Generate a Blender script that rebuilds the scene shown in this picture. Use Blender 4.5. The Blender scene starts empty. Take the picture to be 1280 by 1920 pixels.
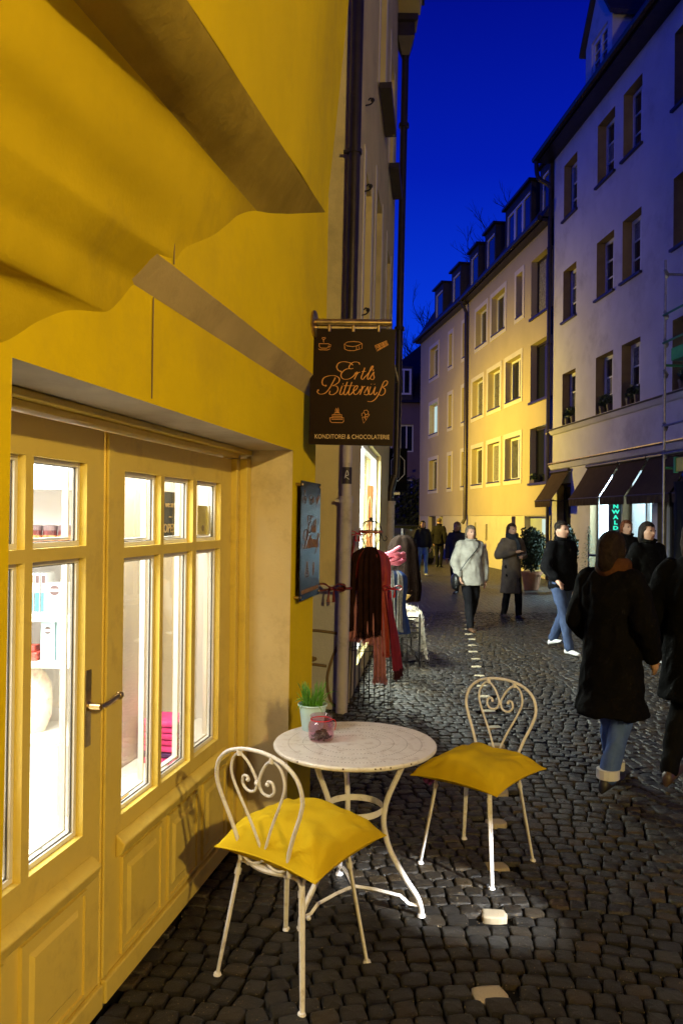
import bpy, bmesh, math, random
from mathutils import Vector, Matrix, noise as mnoise

random.seed(11)
S = bpy.context.scene
COL = S.collection
PI = math.pi

# ------------------------------------------------------------------ camera, sky, lamps, exposure
EYE = 1.75
cam_d = bpy.data.cameras.new('camera')
cam_d.sensor_fit = 'VERTICAL'; cam_d.sensor_height = 36.0; cam_d.lens = 27.75
cam_d.clip_start = 0.05; cam_d.clip_end = 2000
cam = bpy.data.objects.new('camera', cam_d); COL.objects.link(cam)
cam.matrix_world = (Matrix.Translation((0, 0, EYE)) @ Matrix.Rotation(math.radians(90) + math.atan(10 / 1480), 4, 'X')
                    @ Matrix.Rotation(math.radians(0.6), 4, 'Z'))
S.camera = cam

world = bpy.data.worlds.new('World'); S.world = world; world.use_nodes = True
wn, wl = world.node_tree.nodes, world.node_tree.links
bg = wn['Background']
tc = wn.new('ShaderNodeTexCoord'); sp = wn.new('ShaderNodeSeparateXYZ'); rp = wn.new('ShaderNodeValToRGB')
wl.new(tc.outputs['Generated'], sp.inputs[0]); wl.new(sp.outputs['Z'], rp.inputs[0]); wl.new(rp.outputs[0], bg.inputs[0])
e = rp.color_ramp.elements
e[0].position = 0.0; e[0].color = (0.006, 0.075, 0.88, 1)
e[1].position = 1.0; e[1].color = (0.0006, 0.001, 0.05, 1)
for pos, c in ((0.24, (0.002, 0.040, 0.70, 1)), (0.40, (0.0008, 0.012, 0.44, 1)), (0.56, (0.0006, 0.004, 0.24, 1))):
    k = e.new(pos); k.color = c
bg.inputs[1].default_value = 1.0

S.view_settings.view_transform = 'Standard'; S.view_settings.look = 'None'
S.view_settings.exposure = 0.0; S.view_settings.gamma = 1.0
S.render.engine = 'CYCLES'
S.cycles.use_denoising = True
S.cycles.max_bounces = 6; S.cycles.transparent_max_bounces = 16
S.cycles.sample_clamp_indirect = 4.0
S.cycles.caustics_reflective = False; S.cycles.caustics_refractive = False

def lamp(name, kind, loc, power, col, size=0.1, target=None, **kw):
    d = bpy.data.lights.new(name, kind); d.energy = power; d.color = col
    if kind == 'AREA':
        d.shape = 'RECTANGLE'; d.size = size; d.size_y = kw.get('size_y', size)
    else:
        d.shadow_soft_size = size
    if kind == 'SPOT':
        d.spot_size = math.radians(kw.get('angle', 60)); d.spot_blend = kw.get('blend', 0.3)
    o = bpy.data.objects.new(name, d); COL.objects.link(o); o.location = loc
    if target is not None:
        o.rotation_euler = (Vector(target) - Vector(loc)).to_track_quat('-Z', 'Y').to_euler()
    return o

SODIUM = (1.0, 0.74, 0.27)
LAMP_NEAR = Vector((3.3, -3.9, 4.2))      # street lantern behind the photographer, opposite the shop
LAMP_FAR = Vector((-1.5, 26.0, 4.3))      # wall lantern farther down the lane, on the far end of the grey house
lamp('street_lantern_light', 'POINT', LAMP_NEAR, 1680, SODIUM, 0.09)
lamp('wall_lantern_light', 'SPOT', LAMP_FAR, 5600, (1.0, 0.71, 0.06), 0.15, (5.3, 28.0, 3.2), angle=152, blend=1.0)

# ------------------------------------------------------------------ helpers
def link(o, parent=None):
    COL.objects.link(o)
    if parent is not None:
        o.parent = parent
    return o

def tag(o, label=None, cat=None, group=None, kind=None):
    if label: o['label'] = label
    if cat: o['category'] = cat
    if group: o['group'] = group
    if kind: o['kind'] = kind
    return o

def thing(name, label, cat, loc=(0, 0, 0), rz=0.0, group=None):
    o = bpy.data.objects.new(name, None); o.empty_display_size = 0.1
    link(o); o.location = loc; o.rotation_euler = (0, 0, rz)
    return tag(o, label, cat, group)

class MB:
    def __init__(s): s.v = []; s.f = []
    def add(s, vs, fs):
        b = len(s.v); s.v += [tuple(p) for p in vs]; s.f += [tuple(b + i for i in f) for f in fs]; return s
    def quad(s, a, b, c, d): return s.add([a, b, c, d], [(0, 1, 2, 3)])
    def hexa(s, p):          # p: 4 bottom ccw + 4 top
        return s.add(p, [(3, 2, 1, 0), (4, 5, 6, 7), (0, 1, 5, 4), (1, 2, 6, 5), (2, 3, 7, 6), (3, 0, 4, 7)])
    def box(s, x0, y0, z0, x1, y1, z1):
        return s.hexa([(x0, y0, z0), (x1, y0, z0), (x1, y1, z0), (x0, y1, z0), (x0, y0, z1), (x1, y0, z1), (x1, y1, z1), (x0, y1, z1)])
    def pbox(s, P, u0, u1, o0, o1, z0, z1):
        return s.hexa([P(u0, o0, z0), P(u0, o1, z0), P(u1, o1, z0), P(u1, o0, z0), P(u0, o0, z1), P(u0, o1, z1), P(u1, o1, z1), P(u1, o0, z1)])
    def tube(s, pts, r, n=8, closed=False, cap=True):
        pts = [Vector(p) for p in pts]; m = len(pts)
        rr = r if isinstance(r, (list, tuple)) else [r] * m
        rings = []; up = None
        for i in range(m):
            if closed: t = pts[(i + 1) % m] - pts[i - 1]
            else: t = pts[min(i + 1, m - 1)] - pts[max(i - 1, 0)]
            if t.length < 1e-9: t = Vector((0, 0, 1))
            t.normalize()
            if up is None:
                up = Vector((0, 0, 1)) if abs(t.z) < 0.9 else Vector((1, 0, 0))
            a = up - t * up.dot(t)
            if a.length < 1e-6: a = t.orthogonal()
            a.normalize(); up = a; b = t.cross(a)
            rings.append([pts[i] + (a * math.cos(2 * PI * k / n) + b * math.sin(2 * PI * k / n)) * rr[i] for k in range(n)])
        vs = [p for ring in rings for p in ring]; fs = []
        for i in range(m if closed else m - 1):
            j = (i + 1) % m
            for k in range(n):
                fs.append((i * n + k, i * n + (k + 1) % n, j * n + (k + 1) % n, j * n + k))
        if cap and not closed:
            fs.append(tuple(range(n - 1, -1, -1))); fs.append(tuple((m - 1) * n + k for k in range(n)))
        return s.add(vs, fs)
    def lathe(s, prof, n=24, c=(0, 0, 0), sx=1.0, sy=1.0, cap=True):
        vs = []; fs = []; m = len(prof)
        for r, z in prof:
            for k in range(n):
                a = 2 * PI * k / n
                vs.append((c[0] + r * sx * math.cos(a), c[1] + r * sy * math.sin(a), c[2] + z))
        for i in range(m - 1):
            for k in range(n):
                fs.append((i * n + k, i * n + (k + 1) % n, (i + 1) * n + (k + 1) % n, (i + 1) * n + k))
        if cap:
            fs.append(tuple(range(n - 1, -1, -1))); fs.append(tuple((m - 1) * n + k for k in range(n)))
        return s.add(vs, fs)
    def ball(s, c, r, n=10, m=6, sx=1, sy=1, sz=1):
        prof = [(max(1e-4, math.sin(PI * i / m)) * r, -math.cos(PI * i / m) * r * sz) for i in range(m + 1)]
        return s.lathe(prof, n, c, sx, sy)
    def grid(s, rows, closed=False):
        n = len(rows[0]); vs = [p for r in rows for p in r]; fs = []
        for i in range(len(rows) - 1):
            for k in range(n if closed else n - 1):
                fs.append((i * n + k, i * n + (k + 1) % n, (i + 1) * n + (k + 1) % n, (i + 1) * n + k))
        return s.add(vs, fs)
    def mesh(s, name, mat=None, smooth=False):
        me = bpy.data.meshes.new(name); me.from_pydata(s.v, [], s.f); me.validate()
        if mat: me.materials.append(mat)
        if smooth:
            for p in me.polygons: p.use_smooth = True
        bm = bmesh.new(); bm.from_mesh(me); bmesh.ops.recalc_face_normals(bm, faces=bm.faces); bm.to_mesh(me); bm.free()
        return me
    def build(s, name, mat=None, parent=None, smooth=False, bevel=0.0, sharp=40):
        o = bpy.data.objects.new(name, s.mesh(name, mat, smooth)); link(o, parent)
        if smooth:
            o.data.set_sharp_from_angle(angle=math.radians(sharp))
        if bevel:
            b = o.modifiers.new('bevel', 'BEVEL'); b.width = bevel; b.segments = 2; b.limit_method = 'ANGLE'
        return o

def bez(p, n=8):
    """smooth Catmull-Rom curve through points"""
    p = [Vector(q) for q in p]; out = []
    for i in range(len(p) - 1):
        a = p[max(i - 1, 0)]; b = p[i]; c = p[i + 1]; d = p[min(i + 2, len(p) - 1)]
        for k in range(n):
            t = k / n
            out.append(0.5 * ((2 * b) + (c - a) * t + (2 * a - 5 * b + 4 * c - d) * t * t + (3 * b - a - 3 * c + d) * t ** 3))
    out.append(p[-1]); return out

_NT = {}
def mat(name, col, rough=0.6, metal=0.0, var=0.0, vscale=4.0, bump=0.0, bscale=60.0, emit=None, estr=0.0, spec=0.5,
        dirt=None, dscale=2.0, damt=0.5, coord='Object', sheen=0.0, alpha=1.0, trans=0.0, rvar=0.0, obj_rand=0.0):
    if name in _NT: return _NT[name]
    m = bpy.data.materials.new(name); m.use_nodes = True; _NT[name] = m
    nt = m.node_tree; N, L = nt.nodes, nt.links; b = N['Principled BSDF']
    b.inputs['Base Color'].default_value = (*col, 1); b.inputs['Roughness'].default_value = rough
    b.inputs['Metallic'].default_value = metal; b.inputs['Specular IOR Level'].default_value = spec
    if sheen: b.inputs['Sheen Weight'].default_value = sheen
    if trans: b.inputs['Transmission Weight'].default_value = trans
    if alpha < 1: b.inputs['Alpha'].default_value = alpha
    if emit: b.inputs['Emission Color'].default_value = (*emit, 1); b.inputs['Emission Strength'].default_value = estr
    t = N.new('ShaderNodeTexCoord'); out = t.outputs[coord]
    cur = None
    def nz(scale, detail=6, rough=0.6):
        n = N.new('ShaderNodeTexNoise'); n.inputs['Scale'].default_value = scale; n.inputs['Detail'].default_value = detail
        n.inputs['Roughness'].default_value = rough; L.new(out, n.inputs['Vector']); return n
    if var:
        n = nz(vscale); r = N.new('ShaderNodeValToRGB')
        r.color_ramp.elements[0].position = 0.3; r.color_ramp.elements[1].position = 0.7
        r.color_ramp.elements[0].color = (*[c * (1 - var) for c in col], 1)
        r.color_ramp.elements[1].color = (*[min(1, c * (1 + var)) for c in col], 1)
        L.new(n.outputs['Fac'], r.inputs[0]); cur = r.outputs[0]
    if obj_rand:
        oi = N.new('ShaderNodeObjectInfo'); mr = N.new('ShaderNodeMapRange')
        mr.inputs[3].default_value = 1 - obj_rand; mr.inputs[4].default_value = 1 + obj_rand
        L.new(oi.outputs['Random'], mr.inputs[0])
        mx = N.new('ShaderNodeMix'); mx.data_type = 'RGBA'; mx.blend_type = 'MULTIPLY'; mx.inputs[0].default_value = 1
        if cur is None: mx.inputs[6].default_value = (*col, 1)
        else: L.new(cur, mx.inputs[6])
        L.new(mr.outputs[0], mx.inputs[7]); cur = mx.outputs[2]
    if dirt:
        n = nz(dscale, 10, 0.7); r = N.new('ShaderNodeValToRGB')
        r.color_ramp.elements[0].position = 0.52; r.color_ramp.elements[1].position = 0.72
        r.color_ramp.elements[0].color = (0, 0, 0, 1); r.color_ramp.elements[1].color = (damt, damt, damt, 1)
        L.new(n.outputs['Fac'], r.inputs[0])
        mx = N.new('ShaderNodeMix'); mx.data_type = 'RGBA'; L.new(r.outputs[0], mx.inputs[0])
        if cur is None: mx.inputs[6].default_value = (*col, 1)
        else: L.new(cur, mx.inputs[6])
        mx.inputs[7].default_value = (*dirt, 1); cur = mx.outputs[2]
    if cur is not None: L.new(cur, b.inputs['Base Color'])
    if rvar:
        n = nz(bscale * 0.3); mr = N.new('ShaderNodeMapRange'); mr.inputs[1].default_value = 0.3; mr.inputs[2].default_value = 0.7
        mr.inputs[3].default_value = max(0.02, rough - rvar); mr.inputs[4].default_value = min(1, rough + rvar)
        L.new(n.outputs['Fac'], mr.inputs[0]); L.new(mr.outputs[0], b.inputs['Roughness'])
    if bump:
        n = nz(bscale, 8, 0.65); bp = N.new('ShaderNodeBump'); bp.inputs['Strength'].default_value = bump; bp.inputs['Distance'].default_value = 0.01
        L.new(n.outputs['Fac'], bp.inputs['Height']); L.new(bp.outputs[0], b.inputs['Normal'])
    return m

def glass_mat(name, tint=(0.96, 0.98, 0.97), refl=1.0):
    if name in _NT: return _NT[name]
    m = bpy.data.materials.new(name); m.use_nodes = True; _NT[name] = m
    N, L = m.node_tree.nodes, m.node_tree.links; N.remove(N['Principled BSDF'])
    tr = N.new('ShaderNodeBsdfTransparent'); tr.inputs[0].default_value = (*tint, 1)
    gl = N.new('ShaderNodeBsdfGlossy'); gl.inputs['Roughness'].default_value = 0.02; gl.inputs[0].default_value = (refl, refl, refl, 1)
    fr = N.new('ShaderNodeFresnel'); ge = N.new('ShaderNodeNewGeometry'); io = N.new('ShaderNodeMapRange')   # same reflection from either side of a thin sheet
    io.inputs[3].default_value = 1.5; io.inputs[4].default_value = 1 / 1.5
    L.new(ge.outputs['Backfacing'], io.inputs[0]); L.new(io.outputs[0], fr.inputs[0])
    mx = N.new('ShaderNodeMixShader'); L.new(fr.outputs[0], mx.inputs[0]); L.new(tr.outputs[0], mx.inputs[1]); L.new(gl.outputs[0], mx.inputs[2])
    L.new(mx.outputs[0], N['Material Output'].inputs[0])
    return m

def plane_frame(c, s, sign):
    """vertical plane x = c + s*y ; off measured outward (sign +1: towards +x)"""
    k = math.hypot(1, s); nx, ny = sign / k, -sign * s / k
    def P(y, off, z): return (c + s * y + off * nx, y + off * ny, z)
    return P

def facade(mb, P, u0, u1, z0, z1, holes, depth=0.2, off=0.0, side=True, step=None):
    us = sorted(set([u0, u1] + [h[0] for h in holes] + [h[1] for h in holes]))
    zs = sorted(set([z0, z1] + [h[2] for h in holes] + [h[3] for h in holes]))
    us = [u for u in us if u0 <= u <= u1]; zs = [z for z in zs if z0 <= z <= z1]
    for i in range(len(us) - 1):
        for j in range(len(zs) - 1):
            um, zm = (us[i] + us[i + 1]) / 2, (zs[j] + zs[j + 1]) / 2
            if any(h[0] < um < h[1] and h[2] < zm < h[3] for h in holes): continue
            mb.quad(P(us[i], off, zs[j]), P(us[i + 1], off, zs[j]), P(us[i + 1], off, zs[j + 1]), P(us[i], off, zs[j + 1]))
    for h in holes:
        a, b, c, d = h[:4]; dd = h[4] if len(h) > 4 else depth
        mb.quad(P(a, off, c), P(a, off - dd, c), P(a, off - dd, d), P(a, off, d))
        mb.quad(P(b, off, c), P(b, off - dd, c), P(b, off - dd, d), P(b, off, d))
        mb.quad(P(a, off, d), P(b, off, d), P(b, off - dd, d), P(a, off - dd, d))
        mb.quad(P(a, off, c), P(b, off, c), P(b, off - dd, c), P(a, off - dd, c))
    return mb

def text_mesh(txt, size, mname, material, bold=0.0):
    cu = bpy.data.curves.new(mname, 'FONT'); cu.body = txt; cu.size = size; cu.align_x = 'CENTER'; cu.align_y = 'CENTER'
    cu.extrude = 0.0012; cu.offset = bold; cu.resolution_u = 3
    o = bpy.data.objects.new(mname, cu); COL.objects.link(o)
    dg = bpy.context.evaluated_depsgraph_get()
    me = bpy.data.meshes.new_from_object(o.evaluated_get(dg)); me.name = mname
    COL.objects.unlink(o); bpy.data.objects.remove(o)
    me.materials.clear(); me.materials.append(material)
    return me

# ------------------------------------------------------------------ materials
M_YEL = mat('yellow_stucco', (0.82, 0.60, 0.008), 0.9, spec=0.12, var=0.08, vscale=1.3, bump=0.35, bscale=45, dirt=(0.45, 0.30, 0.05), dscale=1.1, damt=0.35)
M_YEL2 = mat('yellow_rough_stucco', (0.74, 0.53, 0.012), 0.92, spec=0.1, var=0.10, vscale=1.6, bump=0.22, bscale=55, dirt=(0.40, 0.26, 0.03), dscale=1.4, damt=0.55)
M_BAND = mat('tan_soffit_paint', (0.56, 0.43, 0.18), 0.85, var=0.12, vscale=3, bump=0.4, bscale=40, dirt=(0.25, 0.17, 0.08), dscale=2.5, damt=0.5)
M_CREAM = mat('cream_reveal_paint', (0.66, 0.54, 0.30), 0.75, var=0.08, vscale=2.5, bump=0.25, bscale=50, dirt=(0.32, 0.22, 0.10), dscale=3.5, damt=0.5)
M_DOOR = mat('yellow_door_paint', (0.74, 0.56, 0.11), 0.42, spec=0.3, var=0.05, vscale=3, bump=0.10, bscale=34, dirt=(0.34, 0.21, 0.05), dscale=6, damt=0.4, rvar=0.1)
M_WHITE = mat('white_paint', (0.78, 0.77, 0.72), 0.45, var=0.05, vscale=5, bump=0.08, bscale=50)
M_BEAD = mat('white_glazing_bead', (0.74, 0.72, 0.66), 0.35, var=0.06, vscale=8)
M_GASKET = mat('dark_gasket', (0.05, 0.045, 0.04), 0.5)
M_GLASS = glass_mat('clear_glass')
M_BRASS = mat('aged_brass', (0.52, 0.38, 0.17), 0.30, 1.0, var=0.25, vscale=20, bump=0.1, bscale=90)
M_IRON = mat('dark_iron', (0.035, 0.03, 0.028), 0.45, 0.6, var=0.3, vscale=30)
M_CHAIR = mat('white_chair_enamel', (0.79, 0.77, 0.75), 0.36, var=0.06, vscale=15, bump=0.12, bscale=120, dirt=(0.22, 0.12, 0.06), dscale=22, damt=0.55)
M_CUSH = mat('mustard_cotton', (0.68, 0.47, 0.012), 0.9, spec=0.15, var=0.07, vscale=6, bump=0.5, bscale=900, sheen=0.0)
M_SIGN = mat('dark_brown_enamel', (0.013, 0.006, 0.003), 0.3, var=0.1, vscale=6, spec=0.12)
M_GOLD = mat('orange_gold_print', (0.68, 0.33, 0.10), 0.5, spec=0.2)
M_CREAMPRINT = mat('pale_gold_print', (0.72, 0.52, 0.26), 0.45)
M_ROOM = mat('shop_white_wall', (0.80, 0.77, 0.74), 0.7, var=0.02, vscale=1)
M_PANEL = mat('shop_cream_panel', (0.80, 0.74, 0.65), 0.75, var=0.03, vscale=1)
M_GREYWALL = mat('grey_render', (0.66, 0.54, 0.25), 0.9, spec=0.15, var=0.10, vscale=1.2, bump=0.4, bscale=40, dirt=(0.16, 0.13, 0.09), dscale=0.9, damt=0.5)
M_SHADEFOOT = mat('shaded_foot_render', (0.50, 0.48, 0.42), 0.85, var=0.08, vscale=2, bump=0.3, bscale=40, dirt=(0.2, 0.18, 0.15), dscale=2, damt=0.4)
M_PIPE = mat('dark_brown_zinc', (0.045, 0.035, 0.03), 0.38, 0.55, var=0.25, vscale=6, bump=0.1, bscale=20)
M_PIPEW = mat('pale_pipe_paint', (0.56, 0.50, 0.42), 0.5, var=0.08, vscale=5, dirt=(0.2, 0.15, 0.1), dscale=6, damt=0.6)
M_WALLW = mat('pale_render', (0.60, 0.58, 0.58), 0.9, spec=0.15, var=0.10, vscale=0.9, bump=0.4, bscale=25, dirt=(0.24, 0.22, 0.22), dscale=0.6, damt=0.6)
M_LEDGE = mat('ledge_sheet_metal', (0.30, 0.27, 0.22), 0.4, 0.5, var=0.25, vscale=5)
M_BEIGE = mat('beige_render', (0.50, 0.41, 0.24), 0.9, var=0.08, vscale=0.7, bump=0.35, bscale=25)
M_BASE = mat('pale_plinth_render', (0.62, 0.55, 0.38), 0.9, var=0.08, vscale=1.0, bump=0.3, bscale=25, dirt=(0.3, 0.25, 0.16), dscale=1.0, damt=0.4)
M_SURR = mat('window_surround_paint', (0.66, 0.60, 0.48), 0.8, var=0.06, vscale=3)
M_REVB = mat('lamplit_reveal_and_crack_brown', (0.22, 0.16, 0.09), 0.9, spec=0.15, var=0.15, vscale=3)  # brown puts lamplight on the window reveals into their colour
M_ROOF = mat('dark_roof_tile', (0.035, 0.03, 0.03), 0.7, var=0.3, vscale=4, bump=0.5, bscale=12)
M_WFRAME = mat('white_window_wood', (0.72, 0.72, 0.72), 0.45, var=0.05, vscale=6)
M_DGLASS = mat('dark_window_glass', (0.012, 0.014, 0.018), 0.06, spec=0.8)
M_DARKIN = mat('dark_interior', (0.02, 0.017, 0.014), 0.9)
M_AWN = mat('dark_brown_canvas', (0.06, 0.038, 0.022), 0.9, spec=0.1, var=0.15, vscale=5, bump=0.4, bscale=300)
M_LITWIN = mat('lit_window_pane', (0.2, 0.2, 0.2), 0.3, emit=(0.55, 0.85, 0.85), estr=0.75)
M_BARK = mat('bare_bark', (0.04, 0.03, 0.025), 0.9, var=0.3, vscale=10)
M_LEAF = mat('dark_evergreen_leaf', (0.022, 0.034, 0.016), 0.6, spec=0.2, var=0.4, vscale=6, obj_rand=0.1)
M_TERRA = mat('terracotta', (0.26, 0.11, 0.05), 0.8, var=0.15, vscale=8)

# ================================================================== THE SETTING
def WPl(y, off, z):            # street face of the yellow shop's ground floor, leaning a little as old walls do
    k = 1.0198
    return (-1.105 + 0.2 * y + off / k + 0.006 * z, y - 0.2 * off / k, z)
DP = plane_frame(-1.395, 0.2, +1)      # plane of the shop doors, set back in the wall
def G2(y, off, z): return (0.115 * y - 0.768 + off * 0.9934 + 0.012 * z, y - off * 0.114, z)   # grey house
WB = plane_frame(8.03, -0.087, -1)     # pale house on the right
BA = plane_frame(8.634, -0.115, -1)    # beige house, near front
BB = plane_frame(9.735, -0.15, -1)     # beige house, far front

# ---------------- ground
def ground_mat():
    m = bpy.data.materials.new('wet_cobble_far'); m.use_nodes = True
    N, L = m.node_tree.nodes, m.node_tree.links; b = N['Principled BSDF']
    t = N.new('ShaderNodeTexCoord')
    mp = N.new('ShaderNodeMapping'); mp.inputs['Scale'].default_value = (9.5, 10.5, 1); L.new(t.outputs['Object'], mp.inputs[0])
    v = N.new('ShaderNodeTexVoronoi'); v.feature = 'DISTANCE_TO_EDGE'; v.inputs['Scale'].default_value = 1; v.inputs['Randomness'].default_value = 0.45
    L.new(mp.outputs[0], v.inputs[0])
    v2 = N.new('ShaderNodeTexVoronoi'); v2.inputs['Scale'].default_value = 1; v2.inputs['Randomness'].default_value = 0.45; L.new(mp.outputs[0], v2.inputs[0])
    r = N.new('ShaderNodeValToRGB'); r.color_ramp.elements[0].position = 0.0; r.color_ramp.elements[1].position = 0.16
    L.new(v.outputs[0], r.inputs[0])
    sx = N.new('ShaderNodeSeparateColor'); L.new(v2.outputs['Color'], sx.inputs[0])
    c = N.new('ShaderNodeValToRGB'); c.color_ramp.elements[0].color = (0.025, 0.022, 0.019, 1); c.color_ramp.elements[1].color = (0.065, 0.056, 0.047, 1)
    L.new(sx.outputs[0], c.inputs[0])
    mx = N.new('ShaderNodeMix'); mx.data_type = 'RGBA'; mx.inputs[6].default_value = (0.02, 0.018, 0.015, 1)
    L.new(r.outputs[0], mx.inputs[0]); L.new(c.outputs[0], mx.inputs[7]); L.new(mx.outputs[2], b.inputs['Base Color'])
    b.inputs['Roughness'].default_value = 0.45
    bp = N.new('ShaderNodeBump'); bp.inputs['Strength'].default_value = 0.9; bp.inputs['Distance'].default_value = 0.02
    L.new(r.outputs[0], bp.inputs['Height']); L.new(bp.outputs[0], b.inputs['Normal'])
    return m
M_FARSTONE = ground_mat()
M_JOINT = mat('dark_joint_sand', (0.006, 0.005, 0.004), 0.95, spec=0.1, var=0.4, vscale=25, bump=0.6, bscale=120)

def stone_mat(name, col, var, glint_fleck):
    m = mat(name, col, 0.42, var=var, vscale=18, bump=0.9, bscale=75, dirt=glint_fleck, dscale=48, damt=0.9, rvar=0.2, obj_rand=0.45, spec=0.4)  # pale flecks put glints into the stone colour
    return m
M_STONE = stone_mat('basalt_cobble', (0.013, 0.0105, 0.0075), 0.6, (0.09, 0.064, 0.034))
M_STONEB = stone_mat('brown_cobble', (0.026, 0.018, 0.009), 0.5, (0.09, 0.065, 0.035))
M_STONEG = stone_mat('grey_cobble', (0.021, 0.019, 0.016), 0.5, (0.10, 0.085, 0.065))
M_MARK = mat('pale_marker_stone', (0.40, 0.33, 0.22), 0.7, var=0.12, vscale=14, bump=0.5, bscale=50, dirt=(0.25, 0.18, 0.1), dscale=12, damt=0.5)

street = MB()
street.box(-60, -40, -0.4, 60, 160, -0.024)
street = street.build('street_ground', M_JOINT); tag(street, 'dark cobbled lane running away between the houses', kind='structure')
far_sheet = MB().quad((-60, 14.6, -0.012), (60, 14.6, -0.012), (60, 160, -0.012), (-60, 160, -0.012))
far_sheet.quad((2.2 + 0.45 * 0, -40, -0.0125), (60, -40, -0.0125), (60, 0.6, -0.0125), (2.2, 0.6, -0.0125))
fo = far_sheet.build('far_paving', M_FARSTONE, street); tag(fo, kind='stuff')

def stone_verts(w, h, rnd, k=1.0):
    """one cobble: 9-gon dome top, rounded shoulder, skirt"""
    n = 12; out = []
    e = rnd.uniform(4.5, 9.0); jit = [rnd.uniform(0.93, 1.05) for _ in range(n)]
    a0 = 0.26 + rnd.uniform(-.08, .08); tz = rnd.uniform(-0.003, 0.003); tx, ty = k * rnd.uniform(-0.05, 0.05), k * rnd.uniform(-0.05, 0.05)
    def ring(q_, z):
        r = []
        for i in range(n):
            a = a0 + 2 * PI * i / n; c, s_ = math.cos(a), math.sin(a)
            q = (abs(c) ** e + abs(s_) ** e) ** (-1 / e) * jit[i] * q_
            x, y = q * c * w / 2, q * s_ * h / 2
            r.append((x, y, z + tz + (x * tx + y * ty)))
        return r
    r1 = [(x, y, z + rnd.uniform(-0.0022, 0.0018)) for x, y, z in ring(0.72, 0.0016)]
    vs = [(0, 0, 0.0022 + tz + rnd.uniform(-0.002, 0.002))] + r1 + ring(0.94, -0.0004) + ring(1.0, -0.006) + ring(1.0, -0.035)
    fs = [(0, 1 + i, 1 + (i + 1) % n) for i in range(n)]
    for k in range(3):
        b = 1 + k * n
        fs += [(b + i, b + n + i, b + n + (i + 1) % n, b + (i + 1) % n) for i in range(n)]
    return vs, fs

rnd = random.Random(5)
def mark_x(y): return 0.572 + 0.207 * (y - 2.95) if y < 6 else 1.203 + 0.125 * (y - 6)
def arc(x, y):                 # shallow segmental arcs either side of the marker line
    d = x - mark_x(y); L = 1.75
    k = ((d + L / 2) % L) / (L / 2) - 1
    return 0.17 * (1 - k * k), -0.17 * 2 * k / (L / 2)
def wall_x(y):
    if y < 4.72: return max(-1.105 + 0.2 * y if not 1.76 < y < 4.16 else -1.395 + 0.2 * y, -9)
    return -3.2 if y < 7.15 else 0.115 * y - 0.768
def right_x(y): return 8.03 - 0.087 * y if y < 22.8 else 8.634 - 0.115 * y

near = []; W_, H_ = 0.093, 0.088
rows = int((15 - 1.9) / H_)
for j in range(rows):
    yb = 1.9 + j * H_
    xl = max(wall_x(yb) - 0.2, -0.50 * yb - 0.9); xr = min(right_x(yb), 0.46 * yb + 0.9)
    x = xl + rnd.uniform(0, W_)
    while x < xr:
        w = W_ * rnd.uniform(0.80, 1.2)
        ay, sl = arc(x + w / 2, yb)
        near.append((x + w / 2, yb + ay - 0.1, w - 0.006, H_ - 0.003, math.atan(sl) * 0.85 + rnd.uniform(-0.06, 0.06)))
        x += w
def in_view(x, y): return y > 2.4 and abs(x) < 0.445 * y and x > wall_x(y) + 0.03
markers = []
yy = 2.95
while yy < 15:
    markers.append((mark_x(yy) + rnd.uniform(-0.015, 0.015), yy + rnd.uniform(-0.03, 0.03))); yy += 0.535
near = [c for c in near if not any(abs(c[0] - m[0]) < 0.088 and abs(c[1] - m[1]) < 0.074 for m in markers)]
near = [c for c in near if c[0] > wall_x(c[1]) - 0.02]
vis = sorted([c for c in near if in_view(c[0], c[1])], key=lambda c: c[1])
single = vis[:290]; single_set = set(single)
variants = []
for k in range(14):
    vs, fs = stone_verts(1, 1, rnd, 0.1)
    me = bpy.data.meshes.new('cobblestone')
    vs = [(a, b, c) for a, b, c in vs]
    me.from_pydata(vs, [], fs); me.materials.append([M_STONE, M_STONE, M_STONE, M_STONEB, M_STONE, M_STONEG, M_STONE][k % 7])
    for p in me.polygons: p.use_smooth = True
    variants.append(me)
for c in single:
    o = bpy.data.objects.new('cobblestone', variants[rnd.randrange(14)]); link(o, street)
    o.location = (c[0], c[1], rnd.uniform(-0.004, 0.003)); o.rotation_euler = (0, 0, c[4] + (PI if rnd.random() < .5 else 0)); o.scale = (c[2], c[3], 1)
fills = {0: MB(), 1: MB(), 2: MB()}
for c in near:
    if c in single_set: continue
    vs, fs = stone_verts(c[2], c[3], rnd)
    ca, sa = math.cos(c[4]), math.sin(c[4]); dz = rnd.uniform(-0.004, 0.003)
    q = rnd.random(); k = 0 if q < 0.66 else (1 if q < 0.82 else 2)
    fills[k].add([(c[0] + x * ca - y * sa, c[1] + x * sa + y * ca, z + dz) for x, y, z in vs], fs)
for k, m_ in ((0, M_STONE), (1, M_STONEB), (2, M_STONEG)):
    o = fills[k].build('cobble_paving', m_, street, smooth=True, sharp=60); tag(o, kind='stuff')
for i, (mx_, my_) in enumerate(markers):
    vs, fs = stone_verts(1, 1, rnd, 0.1)
    me = bpy.data.meshes.new('marker_stone'); me.from_pydata(vs, [], fs); me.materials.append(M_MARK)
    for p in me.polygons: p.use_smooth = True
    o = bpy.data.objects.new('marker_stone', me); link(o, street)
    o.location = (mx_, my_, -0.001); o.scale = (0.125 * rnd.uniform(.92, 1.05), 0.105 * rnd.uniform(.9, 1.05), 1); o.rotation_euler = (0, 0, rnd.uniform(-0.15, 0.15))
    o['label'] = 'pale stone set in the line of marker stones'
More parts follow.
